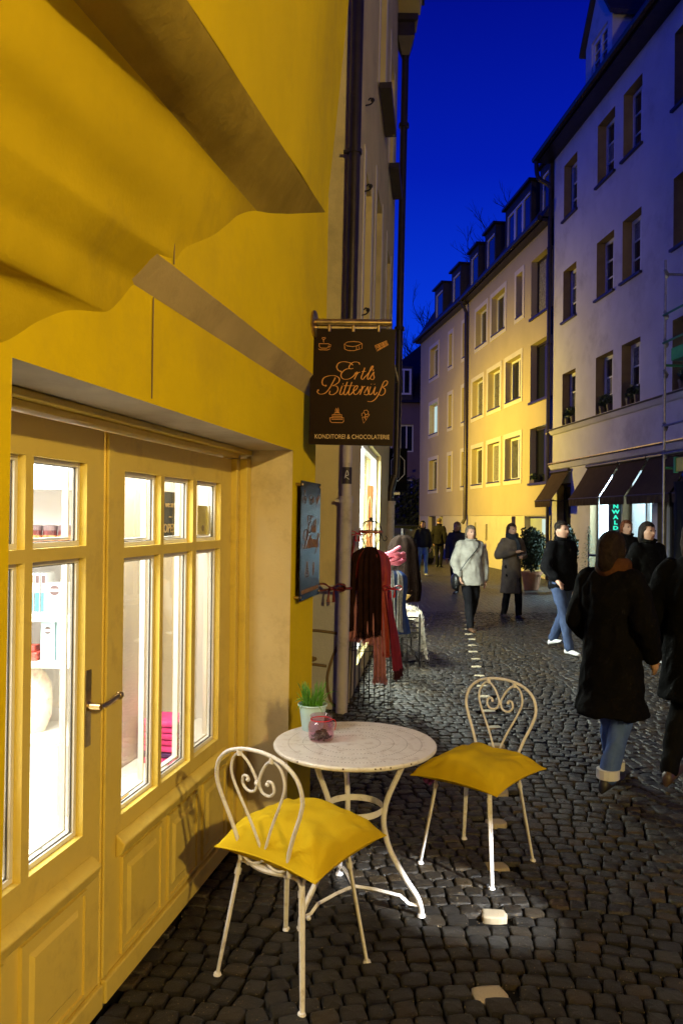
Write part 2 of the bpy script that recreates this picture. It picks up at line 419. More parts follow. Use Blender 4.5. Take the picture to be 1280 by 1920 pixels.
# grit and crumbs standing in for small glints on the stones
glint_grit = MB()
for k in range(5200):
    y = rnd.uniform(2.5, 6.0); x = rnd.uniform(-0.75, 0.44 * y)
    if x < wall_x(y) + 0.02: continue
    s_ = rnd.uniform(0.0009, 0.0028); z = rnd.uniform(-0.006, 0.006)
    a = rnd.uniform(0, 6)
    glint_grit.add([(x + s_ * math.cos(a + q) , y + s_ * math.sin(a + q), z) for q in (0, 2.1, 4.2)] + [(x, y, z + s_)], [(0, 1, 3), (1, 2, 3), (2, 0, 3)])
go = glint_grit.build('glint_grit', mat('pale_glint_grit', (0.34, 0.25, 0.13), 0.6), street); tag(go, kind='stuff')

# ---------------- the yellow shop
shop = thing('yellow_shop_building', 'bright yellow plastered old shop with wavy corbelled overhang and glazed double doors', 'building', (-1.2, 3.0, 0))
def part(mb, name, m, parent, **kw):
    """mesh given in world coordinates, parented to a thing kept where it stands"""
    o = mb.build(name, m, None, **kw)
    pl = Vector((0, 0, 0)); p = parent
    o.parent = parent
    o.matrix_parent_inverse = world_of(parent).inverted()
    return o
def world_of(o):
    m = Matrix.LocRotScale(o.location, o.rotation_euler, o.scale)
    return (world_of(o.parent) @ o.matrix_parent_inverse @ m) if o.parent else m

def fine_wall(P, u0, u1, z0, z1, off, holes=(), cell=0.16, amp=0.004, seed=0.0):
    """plaster sheet with slight unevenness (grid lines pass through the opening edges)"""
    mb = MB()
    def cuts(a, b, ex):
        base = sorted(set([a, b] + [q for q in ex if a < q < b])); out = []
        for i in range(len(base) - 1):
            n = max(1, int((base[i + 1] - base[i]) / cell)); out += [base[i] + (base[i + 1] - base[i]) * k / n for k in range(n)]
        return out + [b]
    us = cuts(u0, u1, [q for h in holes for q in h[:2]]); zs = cuts(z0, z1, [q for h in holes for q in h[2:4]])
    def pt(u, z):
        n = mnoise.noise((u * 1.3 + seed, z * 1.3, 3.1)) * amp + mnoise.noise((u * 4 + seed, z * 4, 7.1)) * amp * 0.35
        return P(u, off + n, z)
    vs = [pt(u, z) for z in zs for u in us]; fs = []; n = len(us)
    for j in range(len(zs) - 1):
        for i in range(n - 1):
            um, zm = (us[i] + us[i + 1]) / 2, (zs[j] + zs[j + 1]) / 2
            if any(h[0] < um < h[1] and h[2] < zm < h[3] for h in holes): continue
            fs.append((j * n + i, j * n + i + 1, (j + 1) * n + i + 1, (j + 1) * n + i))
    mb.add(vs, fs); return mb

OPEN_A, OPEN_B, LINT = 1.765, 4.165, 2.10
mb = fine_wall(WPl, -14.0, 4.674, 0.0, 2.49, 0.0, [(OPEN_A, OPEN_B, -0.01, LINT)])
mb.quad(WPl(4.674, 0, -.02), WPl(4.674, 0, 2.49), (-4, 5.2, 2.49), (-4, 5.2, -.02))
part(mb, 'wall', M_YEL, shop, smooth=True, sharp=30)
# upper band of wall standing 67 mm proud, and its painted underside
mb = fine_wall(WPl, -14.0, 4.615, 2.525, 3.62, 0.067, seed=9.0)
mb.quad(WPl(4.615, 0.067, 2.525), WPl(4.615, 0.067, 3.62), (-4, 5.2, 3.62), (-4, 5.2, 2.525)); mb.add([WPl(4.615, -.01, 2.525), WPl(4.615, .067, 2.525), WPl(4.615, -.01, 2.435)], [(0, 1, 2)])
part(mb, 'upper_wall_band', M_YEL, shop, smooth=True, sharp=30)
mb = MB()
for i in range(60):
    a, b = -14 + i * 18.614 / 60, -14 + (i + 1) * 18.614 / 60
    mb.quad(WPl(a, 0.0005, 2.435), WPl(b, 0.0005, 2.435), WPl(b, 0.0675, 2.527), WPl(a, 0.0675, 2.527))
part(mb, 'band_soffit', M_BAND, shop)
# cream plastered reveal of the opening
mb = MB()
for yv in (OPEN_A, OPEN_B):
    part(MB().quad(WPl(yv, 0, 0), WPl(yv, -0.29, 0), WPl(yv, -0.29, LINT), WPl(yv, 0, LINT)), 'door_reveal', M_CREAM, shop)
mb = MB().quad(WPl(OPEN_A, 0, LINT), WPl(OPEN_B, 0, LINT), WPl(OPEN_B, -0.29, LINT), WPl(OPEN_A, -0.29, LINT))
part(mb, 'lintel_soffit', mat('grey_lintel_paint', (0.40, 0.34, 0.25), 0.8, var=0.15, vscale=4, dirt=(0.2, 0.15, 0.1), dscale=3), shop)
mb = MB().pbox(WPl, OPEN_A + 0.002, OPEN_B - 0.002, -0.5, -0.30, -0.02, 0.012)
part(mb, 'threshold', mat('stone_threshold', (0.12, 0.10, 0.075), 0.8, var=0.3, vscale=8, bump=0.5, bscale=40), shop)

# corbelled underside: plaster mouldings drawn out of the wall towards the street front of the upper floors
CORB = [(4.601, 3.516, .42, 2.667), (4.3, 3.396, .398, 2.634), (3.869, 3.223, .36, 2.604), (3.55, 3.10, .315, 2.602), (3.324, 3.018, .272, 2.605), (3.153, 2.938, .246, 2.579),
        (3.000, 2.843, .232, 2.534), (2.861, 2.753, .215, 2.485), (2.70, 2.665, .185, 2.44), (2.62, 2.615, .178, 2.39), (2.549, 2.555, 0.175, 2.327), (2.454, 2.491, 0.172, 2.284), (2.317, 2.374, 0.155, 2.208), (2.254, 2.326, 0.138, 2.181), (2.208, 2.307, 0.118, 2.175), (2.082, 2.274, 0.092, 2.163), (1.993, 2.239, 0.085, 2.139), (1.923, 2.207, 0.083, 2.115), (1.858, 2.170, 0.075, 2.088), (1.797, 2.131, 0.055, 2.063), (1.740, 2.098, 0.03, 2.042), (1.604, 2.024, 0.0, 1.986)]
prof = bez([(a, b, c) for a, b, c, d in CORB], 6); profz = bez([(d, 0, 0) for a, b, c, d in CORB], 6)
def corb_pt(i, t):
    a, b, c = prof[i]; d = profz[i].x
    A = Vector(WPl(a, 0.060 if b > 2.56 else (-.008 if b < 2.45 else -.008 + .068 * (b - 2.45) / .11), b)); B = Vector(WPl(0.6, 0.067 + c, d))
    p = A.lerp(B, t)
    lobe = 0.007 * math.sin(PI * min(1, t * 1.0)) * math.sin(i * 2 * PI / 33)
    nz = mnoise.noise((p.x * 5, p.y * 5, p.z * 5)) * 0.004 + mnoise.noise((p.x * 16, p.y * 16, p.z * 16)) * 0.0012
    nz *= min(1, t * 12) * (1 if i > 1 else 0)
    return p + Vector((0.8, -0.2, -0.55)) * (nz + lobe)
NT = 44; SPL = 24
def corb(i0, i1): return MB().grid([[corb_pt(i, (k / NT) ** 1.25) for k in range(NT + 1)] for i in range(i0, i1)])
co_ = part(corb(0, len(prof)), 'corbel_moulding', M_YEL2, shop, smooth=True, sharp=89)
co_.data.materials.append(mat('shaded_soffit_plaster', (0.40, 0.285, 0.04), 0.95, spec=0.05, var=0.22, vscale=2.5, bump=0.6, bscale=30, dirt=(0.58, 0.40, 0.06), dscale=2.6, damt=0.5))
for i_, p_ in enumerate(co_.data.polygons): p_.material_index = 1 if i_ // NT < SPL - 1 else 0  # shade under the overhang put into a darker plaster colour
# upper front, bulging outwards a little with height
rows_ = []
for j in range(26):
    r_ = []
    for k in range(31):
        t = k / 30; p = corb_pt(0, t); z1 = 7.4; f = j / 25
        z = p.z + (z1 - p.z) * f
        out = 0.094 * (z - p.z) * (1 - 0.5 * t) * (1 if z < 5.2 else 1)
        out = min(out, 0.22)
        r_.append((p.x + out + mnoise.noise((t * 6, z * 1.2, 1)) * 0.006, p.y + 0.02 * f, z))
    rows_.append(r_)
mb = MB().grid(rows_)
for j in range(25):
    mb.quad(rows_[j][0], rows_[j + 1][0], (-4, 5.4, rows_[j + 1][0][2]), (-4, 5.4, rows_[j][0][2]))
part(mb, 'upper_wall', M_YEL, shop, smooth=True, sharp=30)
mb = MB().quad((-6, 5.4, 7.4), (0.4, 4.9, 7.38), (-0.4, 0.5, 7.38), (-3.6, -14, 7.38)).quad((-6, 5.4, 7.42), (-3.6, -14, 7.42), (-8, -14, 7.42), (-8, 5.4, 7.42)).quad(WPl(.62, .3, 2.6), WPl(-14, .1, 2.6), WPl(-14, .1, 7.4), WPl(.62, .45, 7.4))
part(mb, 'roof_slab', M_ROOF, shop)
mb = MB().tube([WPl(2.46, 0.072, 2.60), WPl(2.46, 0.072, 2.53)], 0.0022, 5).tube([WPl(2.46, 0.006, 2.43), WPl(2.465, 0.004, 2.115)], 0.0022, 5)
part(mb, 'crack_line', M_REVB, shop)

# unseen houses added round the viewpoint to block sky and lantern light
for nm, lab, pts, h in (('lamp_blocking_house', 'unseen tall house added on the right behind the viewpoint to block light', [(4.05, -14), (4.05, 0.9), (10, 0.9), (10, -14)], 11),
                        ('sky_blocking_house', 'unseen house added behind the viewpoint to block sky light', [(-8, -22), (-8, -15), (9, -15), (9, -22)], 12)):
    t = thing(nm, lab, 'building', (pts[0][0], pts[0][1], 0)); m_ = MB()
    for i in range(4):
        a, b = pts[i], pts[(i + 1) % 4]; m_.quad((*a, 0), (*b, 0), (*b, h), (*a, h))
    part(m_, 'wall', M_GREYWALL, t)
    cx, cy = sum(p[0] for p in pts) / 4, sum(p[1] for p in pts) / 4
    m_ = MB().add([(cx + (p[0] - cx) * 1.05, cy + (p[1] - cy) * 1.05, h) for p in pts] + [(cx, cy - 2, h + 4), (cx, cy + 2, h + 4)], [(0, 1, 5, 4), (1, 2, 5), (2, 3, 4, 5), (3, 0, 4), (3, 2, 1, 0)])
    part(m_, 'roof', M_ROOF, t)

fx = thing('shop_floodlight', 'small cool white lamp on the added house behind the viewpoint', 'lamp', (3.9, .7, 2.7))
part(MB().tube([(4.04, .7, 2.75), (3.85, .72, 2.72)], .02, 8).tube([(3.92, .70, 2.74), (3.80, .75, 2.66)], [.05, .08], 14), 'lamp_head', M_IRON, fx)
lamp('shop_floodlight_beam', 'SPOT', (3.72, .80, 2.60), 4000, (0.90, 0.95, 1.0), 0.03, (.50, 3.66, 0), angle=8, blend=.4)

# room behind the doors
mb = MB(); RX = -3.4
p0, p1 = DP(0.6, -0.07, 0), DP(4.55, -0.07, 0)
mb.quad((RX, 0.6, 0.01), (p0[0], 0.6, 0.01), (p1[0], 4.55, 0.01), (RX, 4.55, 0.01))
mb.quad((RX, 0.6, 2.55), (p0[0], 0.6, 2.55), (p1[0], 4.55, 2.55), (RX, 4.55, 2.55))
mb.quad((RX, 0.6, 0.01), (RX, 4.55, 0.01), (RX, 4.55, 2.55), (RX, 0.6, 2.55))
mb.quad((RX, 4.55, 0.01), (p1[0], 4.55, 0.01), (p1[0], 4.55, 2.55), (RX, 4.55, 2.55))
mb.quad((RX, 0.6, 0.01), (p0[0], 0.6, 0.01), (p0[0], 0.6, 2.55), (RX, 0.6, 2.55))
facade(mb, DP, 0.6, 4.55, 0.01, 2.55, [(1.80, 4.19, 0.0, 2.06)], depth=0, off=-0.07)
part(mb, 'shop_room', M_ROOM, shop)
mb = MB().pbox(DP, 3.32, 4.5, -0.36, -0.33, 0.02, 2.5)
part(mb, 'display_back_panel', M_PANEL, shop)
mb = MB().pbox(DP, 2.84, 4.5, -0.325, -0.075, 0.555, 0.585)
part(mb, 'display_sill', M_WHITE, shop)
lamp('shop_ceiling_light', 'AREA', (-1.75, 2.9, 2.50), 220, (1.0, 0.95, 0.91), 1.2, (-1.75, 2.9, 0), size_y=2.2)
lamp('shop_window_spot', 'AREA', DP(3.55, -0.2, 2.42), 40, (1.0, 0.92, 0.80), 0.12, DP(3.6, -0.2, 0.5), size_y=1.2)

# ---------------- doors
def make_leaf(name, u0, u1, cols, rws, led, panels, label, handle=False):
    leaf = MB(); zt = 2.045
    holes = [(a, b, c, d) for a, b in cols for c, d in rws]
    facade(leaf, DP, u0, u1, 0.02, zt, holes, depth=0.030)
    facade(leaf, DP, u0, u1, 0.02, zt, holes, depth=0, off=-0.05)
    for u in (u0, u1): leaf.quad(DP(u, 0, .02), DP(u, -.05, .02), DP(u, -.05, zt), DP(u, 0, zt))
    leaf.quad(DP(u0, 0, zt), DP(u1, 0, zt), DP(u1, -.05, zt), DP(u0, -.05, zt))
    o = part(leaf, name, M_DOOR, shop); o['label'] = label
    for a, b, c, d in holes:
        bd = MB(); t = 0.017
        for q in ((a, b, c, c + t), (a, b, d - t, d), (a, a + t, c + t, d - t), (b - t, b, c + t, d - t)):
            bd.pbox(DP, q[0] + .0005, q[1] - .0005, -0.0475, -0.026, q[2] + .0005, q[3] - .0005)
        # inner edge of the double glazing
        i0 = t + 0.004
        for q in ((a + i0, b - i0, c + i0, c + i0 + .008), (a + i0, a + i0 + .008, c + i0, d - i0), (b - i0 - .008, b - i0, c + i0, d - i0)):
            bd.pbox(DP, q[0], q[1], -0.075, -0.052, q[2], q[3])
        part(bd, 'glazing_bead', M_BEAD, o)
        g = MB().pbox(DP, a + t, b - t, -0.0405, -0.0385, c + t, d - t)
        part(g, 'pane', M_GLASS, o)
        gk = MB(); e_ = t
        for q in ((a + e_, b - e_, c + e_, c + e_ + .003), (a + e_, a + e_ + .003, c + e_ + .003, d - e_ - .003), (b - e_ - .003, b - e_, c + e_ + .003, d - e_ - .003), (a + e_, b - e_, d - e_ - .003, d - e_)):
            gk.pbox(DP, q[0], q[1], -0.0385, -0.034, q[2], q[3])
        part(gk, 'gasket', M_GASKET, o)
    # weather ledge with sloping top
    a, b = led
    m_ = MB().hexa([DP(a, .001, .492), DP(a, .026, .505), DP(b, .026, .505), DP(b, .001, .492), DP(a, .001, .578), DP(a, .040, .545), DP(b, .040, .545), DP(b, .001, .578)])
    part(m_, 'weather_ledge', M_DOOR, o, bevel=0.006)
    for (pa, pb) in panels:
        m_ = MB()      # raised field in a sunk frame
        m_.pbox(DP, pa, pb, 0.001, 0.006, 0.135, 0.470)
        m_.hexa([DP(pa + .035, .006, .17), DP(pa + .05, .016, .185), DP(pb - .05, .016, .185), DP(pb - .035, .006, .17),
                 DP(pa + .035, .006, .435), DP(pa + .05, .016, .42), DP(pb - .05, .016, .42), DP(pb - .035, .006, .435)])
        part(m_, 'panel', M_DOOR, o)
        m_ = MB(); t = 0.012
        for q in ((pa - t, pb + t, .135 - t, .135), (pa - t, pb + t, .470, .470 + t), (pa - t, pa, .135, .470), (pb, pb + t, .135, .470)):
            m_.pbox(DP, q[0], q[1], 0.001, 0.014, q[2], q[3])
        part(m_, 'panel_moulding', M_DOOR, o)
    m_ = MB().pbox(DP, u0 + .004, u1 - .004, 0.001, 0.024, 0.022, 0.105)
    part(m_, 'kick_board', M_DOOR, o, bevel=0.006)
    return o
LROWS = [(0.665, 1.605), (1.645, 1.925)]
left_leaf = make_leaf('door_leaf', 1.80, 2.785, [(1.84, 2.01), (2.05, 2.325), (2.365, 2.671)], LROWS, (1.84, 2.735), [(1.86, 2.22), (2.33, 2.67)], 'glazed left leaf carrying the lever handle')
right_leaf = make_leaf('door_leaf', 2.797, 4.105, [(2.941, 3.256), (3.288, 3.597), (3.641, 3.955)], [(0.635, 1.590), (1.63, 1.915)], (2.90, 4.05), [(2.95, 3.27), (3.36, 3.66), (3.75, 4.03)], 'glazed right leaf with three columns of panes')
m_ = MB().pbox(DP, 2.799, 2.838, 0.001, 0.012, 0.11, 2.04)
part(m_, 'cover_strip', M_DOOR, right_leaf, bevel=0.004)
# frame round the leaves
m_ = MB()
m_.pbox(DP, 4.108, 4.219, -0.05, 0.030, 0.012, 2.05); m_.pbox(DP, 4.15, 4.219, 0.030, 0.070, 0.012, 2.05)
m_.pbox(DP, 1.80, 4.108, -0.05, 0.040, 2.052, 2.075); m_.pbox(DP, 1.80, 4.219, -0.05, 0.075, 2.075, 2.0985)
m_.pbox(DP, 1.772, 1.797, -0.05, 0.045, 0.012, 2.052)
part(m_, 'door_frame', M_DOOR, shop, bevel=0.004)
# lever handle on its long plate
hp = MB().pbox(DP, 2.672, 2.708, 0.001, 0.006, 0.962, 1.222)
ho = part(hp, 'handle', M_BRASS, left_leaf, bevel=0.008)
lv = MB()
hx, hz = 2.692, 1.098
lv.tube([DP(hx, 0.005, hz), DP(hx, 0.012, hz), DP(hx, 0.05, hz)], [0.020, 0.013, 0.012], 12)
lv.tube(bez([DP(hx, 0.05, hz), DP(hx + 0.03, 0.056, hz + 0.003), DP(hx + 0.075, 0.058, hz + 0.012), DP(hx + 0.115, 0.056, hz + 0.014)], 5), 0.0095, 10)
q = DP(hx + 0.12, 0.056, hz + 0.014); lv.ball(q, 0.0155, 12, 8)
lv.tube([DP(hx, 0.0061, 1.035), DP(hx, 0.0068, 1.035)], 0.007, 10); lv.pbox(DP, hx - .003, hx + .003, .0061, .0068, 1.008, 1.03)
lv2 = lv.build('handle_lever', M_BRASS, None, smooth=True)
lv2.parent = left_leaf; lv2.matrix_parent_inverse = world_of(left_leaf).inverted()

# ---------------- grey house behind the drainpipe
grey = thing('grey_house', 'tall grey beige house with lit shop window behind the cage mannequin', 'building', (0.4, 10, 0))
GY0, GY1, GZ = 7.2, 13.3, 10.3
lit = (8.15, 11.2, 0.22, 2.62)
gw = [(9.35, 10.35), (11.45, 12.4)]
gh = [(a, b, z, z + 1.75) for a, b in gw for z in (4.0, 6.9)] + [(7.9, 8.7, 3.6, 5.3)]
mb = MB(); facade(mb, G2, GY0, GY1, 0, GZ, [lit] + gh, depth=0.28)
c0 = G2(GY0, 0, 0); c1 = G2(GY0, 0, GZ)
mb.quad((-4, GY0, 1.13), (G2(GY0, 0, 1.13)[0], GY0, 1.13), c1, (-4, GY0, GZ))
f0 = G2(GY1, 0, 0); f1 = G2(GY1, 0, GZ)
mb.quad(f0, (-4, GY1, 0), (-4, GY1, GZ), f1)
part(mb, 'wall', M_GREYWALL, grey)
mb = MB().quad((-4, GY0 - .004, 0), (c0[0], GY0 - .004, 0), (G2(GY0, 0, 1.13)[0], GY0 - .004, 1.13), (-4, GY0 - .004, 1.13))
part(mb, 'shaded_wall_foot', M_SHADEFOOT, grey)  # greyer wall foot paints the shadow line into the colour
# painted brown scroll on the greyer wall foot
mb = MB(); yv = GY0 - 0.006
for pts in ([(-.40, .66), (-.2, .655), (0.0, .63)], [(0.055, .66), (-.02, .52), (-.085, .36), (-.115, .2), (-.08, .02), (0.0, -.05)], [(-.40, .36), (-.25, .35), (-.12, .335)], [(-.42, .45), (-.3, .42), (-.22, .40), (-.3, .37)]):
    mb.tube(bez([(x, yv, z + 0.06) for x, z in pts], 8), 0.0135, 6)
part(mb, 'painted_scroll', mat('brown_scroll_paint', (0.17, 0.11, 0.045), 0.8), grey)
mb = MB().hexa([(-4, GY0 - .3, GZ), G2(GY0 - .3, .35, GZ), G2(GY1 + .1, .35, GZ), (-4, GY1 + .1, GZ), (-4, GY0 - .3, GZ + .22), G2(GY0 - .3, .38, GZ + .22), G2(GY1 + .1, .38, GZ + .22), (-4, GY1 + .1, GZ + .22)])
part(mb, 'cornice', M_GREYWALL, grey)
mb = MB().add([G2(GY0 - .3, .42, GZ + .225), G2(GY1 + .2, .42, GZ + .225), (-2, GY1 + .2, GZ + 3), (-2, GY0 - .3, GZ + 3), (-4.4, GY1 + .2, GZ + .225), (-4.4, GY0 - .3, GZ + .225)], [(0, 1, 2, 3), (3, 2, 4, 5), (0, 3, 5), (1, 4, 2), (0, 5, 4, 1)])
part(mb, 'roof', M_ROOF, grey)
for a, b, c, d in gh:
    w_ = MB()
    for q in ((a, b, c, c + .07), (a, b, d - .07, d), (a, a + .07, c + .07, d - .07), (b - .07, b, c + .07, d - .07), ((a + b) / 2 - .03, (a + b) / 2 + .03, c + .07, d - .07)):
        w_.pbox(G2, q[0], q[1], -.28, -.22, q[2], q[3])
    wo = part(w_, 'window', M_WFRAME, grey)
    part(MB().pbox(G2, a + .07, b - .07, -.262, -.255, c + .07, d - .07), 'pane', M_DGLASS, wo)
    [part(MB().pbox(G2, q0, q1, 0.002, 0.012, c - .05, d + .12), 'window_surround', M_SURR, wo) for q0, q1 in ((a - .16, a - .001), (b + .001, b + .16))]
    part(MB().pbox(G2, a - .1, b + .1, 0.013, 0.16, c - .10, c - .03), 'window_sill', M_PIPE, wo)
# shop window of the grey house: lit white inside
mb = MB(); a, b, c, d = lit
for q in ((a, b, c, c + .06), (a, b, d - .06, d), (a, a + .05, c + .06, d - .06), (b - .05, b, c + .06, d - .06), (9.2, 9.26, c + .06, d - .06)):
    mb.pbox(G2, q[0], q[1], -.13, -.06, q[2], q[3])
swo = part(mb, 'shop_window', M_WFRAME, grey)
for q in ((a + .05, 9.2), (9.26, b - .05)): part(MB().pbox(G2, q[0], q[1], -.105, -.099, c + .06, d - .06), 'pane', M_GLASS, swo)
mb = MB()
mb.quad(G2(a, -.285, c), G2(a, -1.3, c), G2(b, -1.3, c), G2(b, -.285, c)); mb.quad(G2(a, -.285, d), G2(a, -1.3, d), G2(b, -1.3, d), G2(b, -.285, d))
mb.quad(G2(a, -.285, c), G2(a, -1.3, c), G2(a, -1.3, d), G2(a, -.285, d)); mb.quad(G2(b, -.285, c), G2(b, -1.3, c), G2(b, -1.3, d), G2(b, -.285, d)); mb.quad(G2(a, -1.3, c), G2(b, -1.3, c), G2(b, -1.3, d), G2(a, -1.3, d))
part(mb, 'window_display_box', M_ROOM, grey)
lamp('grey_house_window_light', 'AREA', G2(9.6, -.62, 2.55), 620, (0.93, 1.0, 0.90), 2.2, G2(9.6, -.1, 0.4), size_y=0.6)

wrand = random.Random(9)
CURT = (M_DGLASS, mat('curtained_glass', (.10, .10, .095), .08, var=.5, vscale=7), mat('lace_curtained_glass', (.22, .21, .19), .1, var=.6, vscale=16))
# ---------------- pale house on the right
pale = thing('pale_house', 'pale blue grey rendered corner house with shop awnings and white sash windows', 'building', (6.8, 15, 0))
Y0, Y1, EAVE = 7.0, 22.78, 12.15
colsW = [(21.05, 22.0), (18.72, 19.72), (17.33, 18.26), (14.95, 15.93), (13.6, 14.55), (11.4, 12.4)]
winW = [(a, b, z0, z1) for a, b in colsW for z0, z1 in ((4.32, 5.80), (7.24, 8.67), (10.08, 11.62))]
shopW = [(18.35, 20.0, 0.08, 2.95), (16.75, 18.15, 0.45, 2.95), (21.3, 22.35, 0.08, 2.75), (14.9, 16.5, 0.08, 2.95), (12.6, 14.4, 0.08, 2.95)]
mb = MB(); facade(mb, WB, Y0, Y1, 0, EAVE, winW + shopW, depth=0)
mb.quad(WB(Y1, 0, 0), WB(Y1, -8, 0), WB(Y1, -8, EAVE), WB(Y1, 0, EAVE)); mb.quad(WB(Y0, 0, 0), WB(Y0, -8, 0), WB(Y0, -8, EAVE), WB(Y0, 0, EAVE))
part(mb, 'wall', M_WALLW, pale)
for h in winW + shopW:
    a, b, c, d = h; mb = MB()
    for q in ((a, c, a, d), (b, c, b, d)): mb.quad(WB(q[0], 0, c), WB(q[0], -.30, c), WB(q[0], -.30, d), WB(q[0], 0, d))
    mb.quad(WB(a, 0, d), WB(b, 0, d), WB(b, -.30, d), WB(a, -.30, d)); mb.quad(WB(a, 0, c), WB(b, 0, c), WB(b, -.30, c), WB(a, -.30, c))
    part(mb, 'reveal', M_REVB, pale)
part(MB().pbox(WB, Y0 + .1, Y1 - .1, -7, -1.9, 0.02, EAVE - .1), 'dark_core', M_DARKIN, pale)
for a, b, c, d in winW:
    f = MB(); o0, o1 = -.29, -.225
    for q in ((a, b, c, c + .08), (a, b, d - .08, d), (a, a + .075, c + .08, d - .08), (b - .075, b, c + .08, d - .08), ((a + b) / 2 - .05, (a + b) / 2 + .05, c + .08, d - .08)):
        f.pbox(WB, q[0], q[1], o0, o1, q[2], q[3])
    hz = (d - c - .16) / 3
    for s_ in (0, 1):
        ua, ub = (a + .075, (a + b) / 2 - .05) if s_ == 0 else ((a + b) / 2 + .05, b - .075)
        for k in (1, 2): f.pbox(WB, ua, ub, o0 + .01, o1 - .012, c + .08 + hz * k - .016, c + .08 + hz * k + .016)
    wo = part(f, 'window', M_WFRAME, pale)
    for s_ in (0, 1):
        ua, ub = (a + .075, (a + b) / 2 - .05) if s_ == 0 else ((a + b) / 2 + .05, b - .075)
        for k in range(3):
            part(MB().pbox(WB, ua, ub, -.268, -.262, c + .08 + hz * k + (.016 if k else 0), c + .08 + hz * (k + 1) - (.016 if k < 2 else 0)), 'pane', CURT[wrand.choice((0, 0, 1, 2)) if k else 0], wo)
    if c > 5: part(MB().pbox(WB, a - .06, b + .06, -.22, .07, c - .05, c + .004), 'sill', M_PIPE, wo)
part(MB().hexa([WB(Y0, .001, 4.16), WB(Y0, .05, 4.18), WB(Y1, .05, 4.18), WB(Y1, .001, 4.16), WB(Y0, .001, 4.315), WB(Y0, .12, 4.28), WB(Y1, .12, 4.28), WB(Y1, .001, 4.315)]), 'string_course', M_WALLW, pale)
part(MB().pbox(WB, Y0, Y1, .001, .14, 4.317, 4.325), 'ledge_flashing', M_LEDGE, pale)
part(MB().hexa([WB(Y0, .001, 3.16), WB(Y0, .05, 3.18), WB(Y1, .05, 3.18), WB(Y1, .001, 3.16), WB(Y0, .001, 3.335), WB(Y0, .11, 3.30), WB(Y1, .11, 3.30), WB(Y1, .001, 3.335)]), 'string_course', M_WALLW, pale)
part(MB().pbox(WB, Y0, Y1, .001, .13, 3.337, 3.36), 'ledge_flashing', mat('yellowed_flashing', (0.45, 0.33, 0.12), 0.35, 0.3, var=0.4, vscale=4), pale)
part(MB().pbox(WB, Y0, Y1 + .25, -.3, .42, EAVE + .002, EAVE + .16), 'eave_board', M_PIPE, pale)
gm = MB(); gp = [WB(Y0, .50, EAVE + .16), WB(Y1 + .3, .50, EAVE + .10)]
gm.tube(gp, 0.085, 8); part(gm, 'gutter', M_PIPE, pale)
part(MB().add([WB(Y0, .45, EAVE + .17), WB(Y1 + .28, .45, EAVE + .17), WB(Y1 + .28, -3.6, EAVE + 5.2), WB(Y0, -3.6, EAVE + 5.2), WB(Y1 + .28, -8, EAVE + .17), WB(Y0, -8, EAVE + .17)],
             [(0, 1, 2, 3), (3, 2, 4, 5), (1, 4, 2), (0, 3, 5), (0, 5, 4, 1)]), 'roof', M_ROOF, pale)
# gabled dormer above the eave
da, db = 18.85, 20.45
mb = MB()
fa = lambda y, o, z: WB(y, o + .03, z)
wa, wb_, wc, wd = 19.12, 20.08, 12.78, 13.90
facade(mb, fa, da, db, 12.33, 13.95, [(wa, wb_, wc, wd)], depth=.12)
mb.quad(fa(da, 0, 12.33), fa(da, -3, 12.33), fa(da, -3, 13.95), fa(da, 0, 13.95)); mb.quad(fa(db, 0, 12.33), fa(db, -3, 12.33), fa(db, -3, 13.95), fa(db, 0, 13.95))
mb.add([fa(da, 0, 13.95), fa(db, 0, 13.95), fa((da + db) / 2, 0, 15.15)], [(0, 1, 2)])
dm = part(mb, 'dormer', M_WALLW, pale)
mb = MB()
for q in ((wa, wb_, wc, wc + .09), (wa, wb_, wd - .09, wd), (wa, wa + .08, wc + .09, wd - .09), (wb_ - .08, wb_, wc + .09, wd - .09), ((wa + wb_) / 2 - .05, (wa + wb_) / 2 + .05, wc + .09, wd - .09)):
    mb.pbox(fa, q[0], q[1], -.12, -.05, q[2], q[3])
for k in (1, 2, 3):
    z = wc + .09 + (wd - wc - .18) * k / 4
    mb.pbox(fa, wa + .08, (wa + wb_) / 2 - .05, -.11, -.06, z - .015, z + .015); mb.pbox(fa, (wa + wb_) / 2 + .05, wb_ - .08, -.11, -.06, z - .015, z + .015)
part(mb, 'dormer_window', M_WFRAME, dm)
part(MB().pbox(fa, wa + .08, wb_ - .08, -.095, -.088, wc + .09, wd - .09), 'pane', M_DGLASS, dm)
part(MB().hexa([fa(da - .15, .12, 13.82), fa(da - .15, -3.2, 13.82), fa((da + db) / 2, -3.2, 15.17), fa((da + db) / 2, .12, 15.17), fa(da - .15, .12, 13.94), fa(da - .15, -3.2, 13.94), fa((da + db) / 2, -3.2, 15.31), fa((da + db) / 2, .12, 15.31)])
     .hexa([fa(db + .15, .12, 13.82), fa(db + .15, -3.2, 13.82), fa((da + db) / 2 + .003, -3.2, 15.17), fa((da + db) / 2 + .003, .12, 15.17), fa(db + .15, .12, 13.94), fa(db + .15, -3.2, 13.94), fa((da + db) / 2 + .003, -3.2, 15.31), fa((da + db) / 2 + .003, .12, 15.31)]), 'dormer_roof', M_ROOF, dm)
# downpipe at the party wall
mb = MB().tube(bez([WB(22.95, .48, EAVE + .02), WB(22.95, .42, EAVE - .45), WB(22.85, .10, EAVE - .75), WB(22.85, .09, EAVE - 1.3), WB(22.85, .09, 6), WB(22.85, .09, 2.2)], 6), .065, 8)
for z in (9.6, 6.8, 4.2): mb.tube([WB(22.85, .09, z), WB(22.85, .09, z + .05)], .085, 8)
mb.tube([WB(22.85, .09, 2.2), WB(22.85, .09, 0)], .055, 8)
part(mb, 'downpipe', M_PIPE, pale)
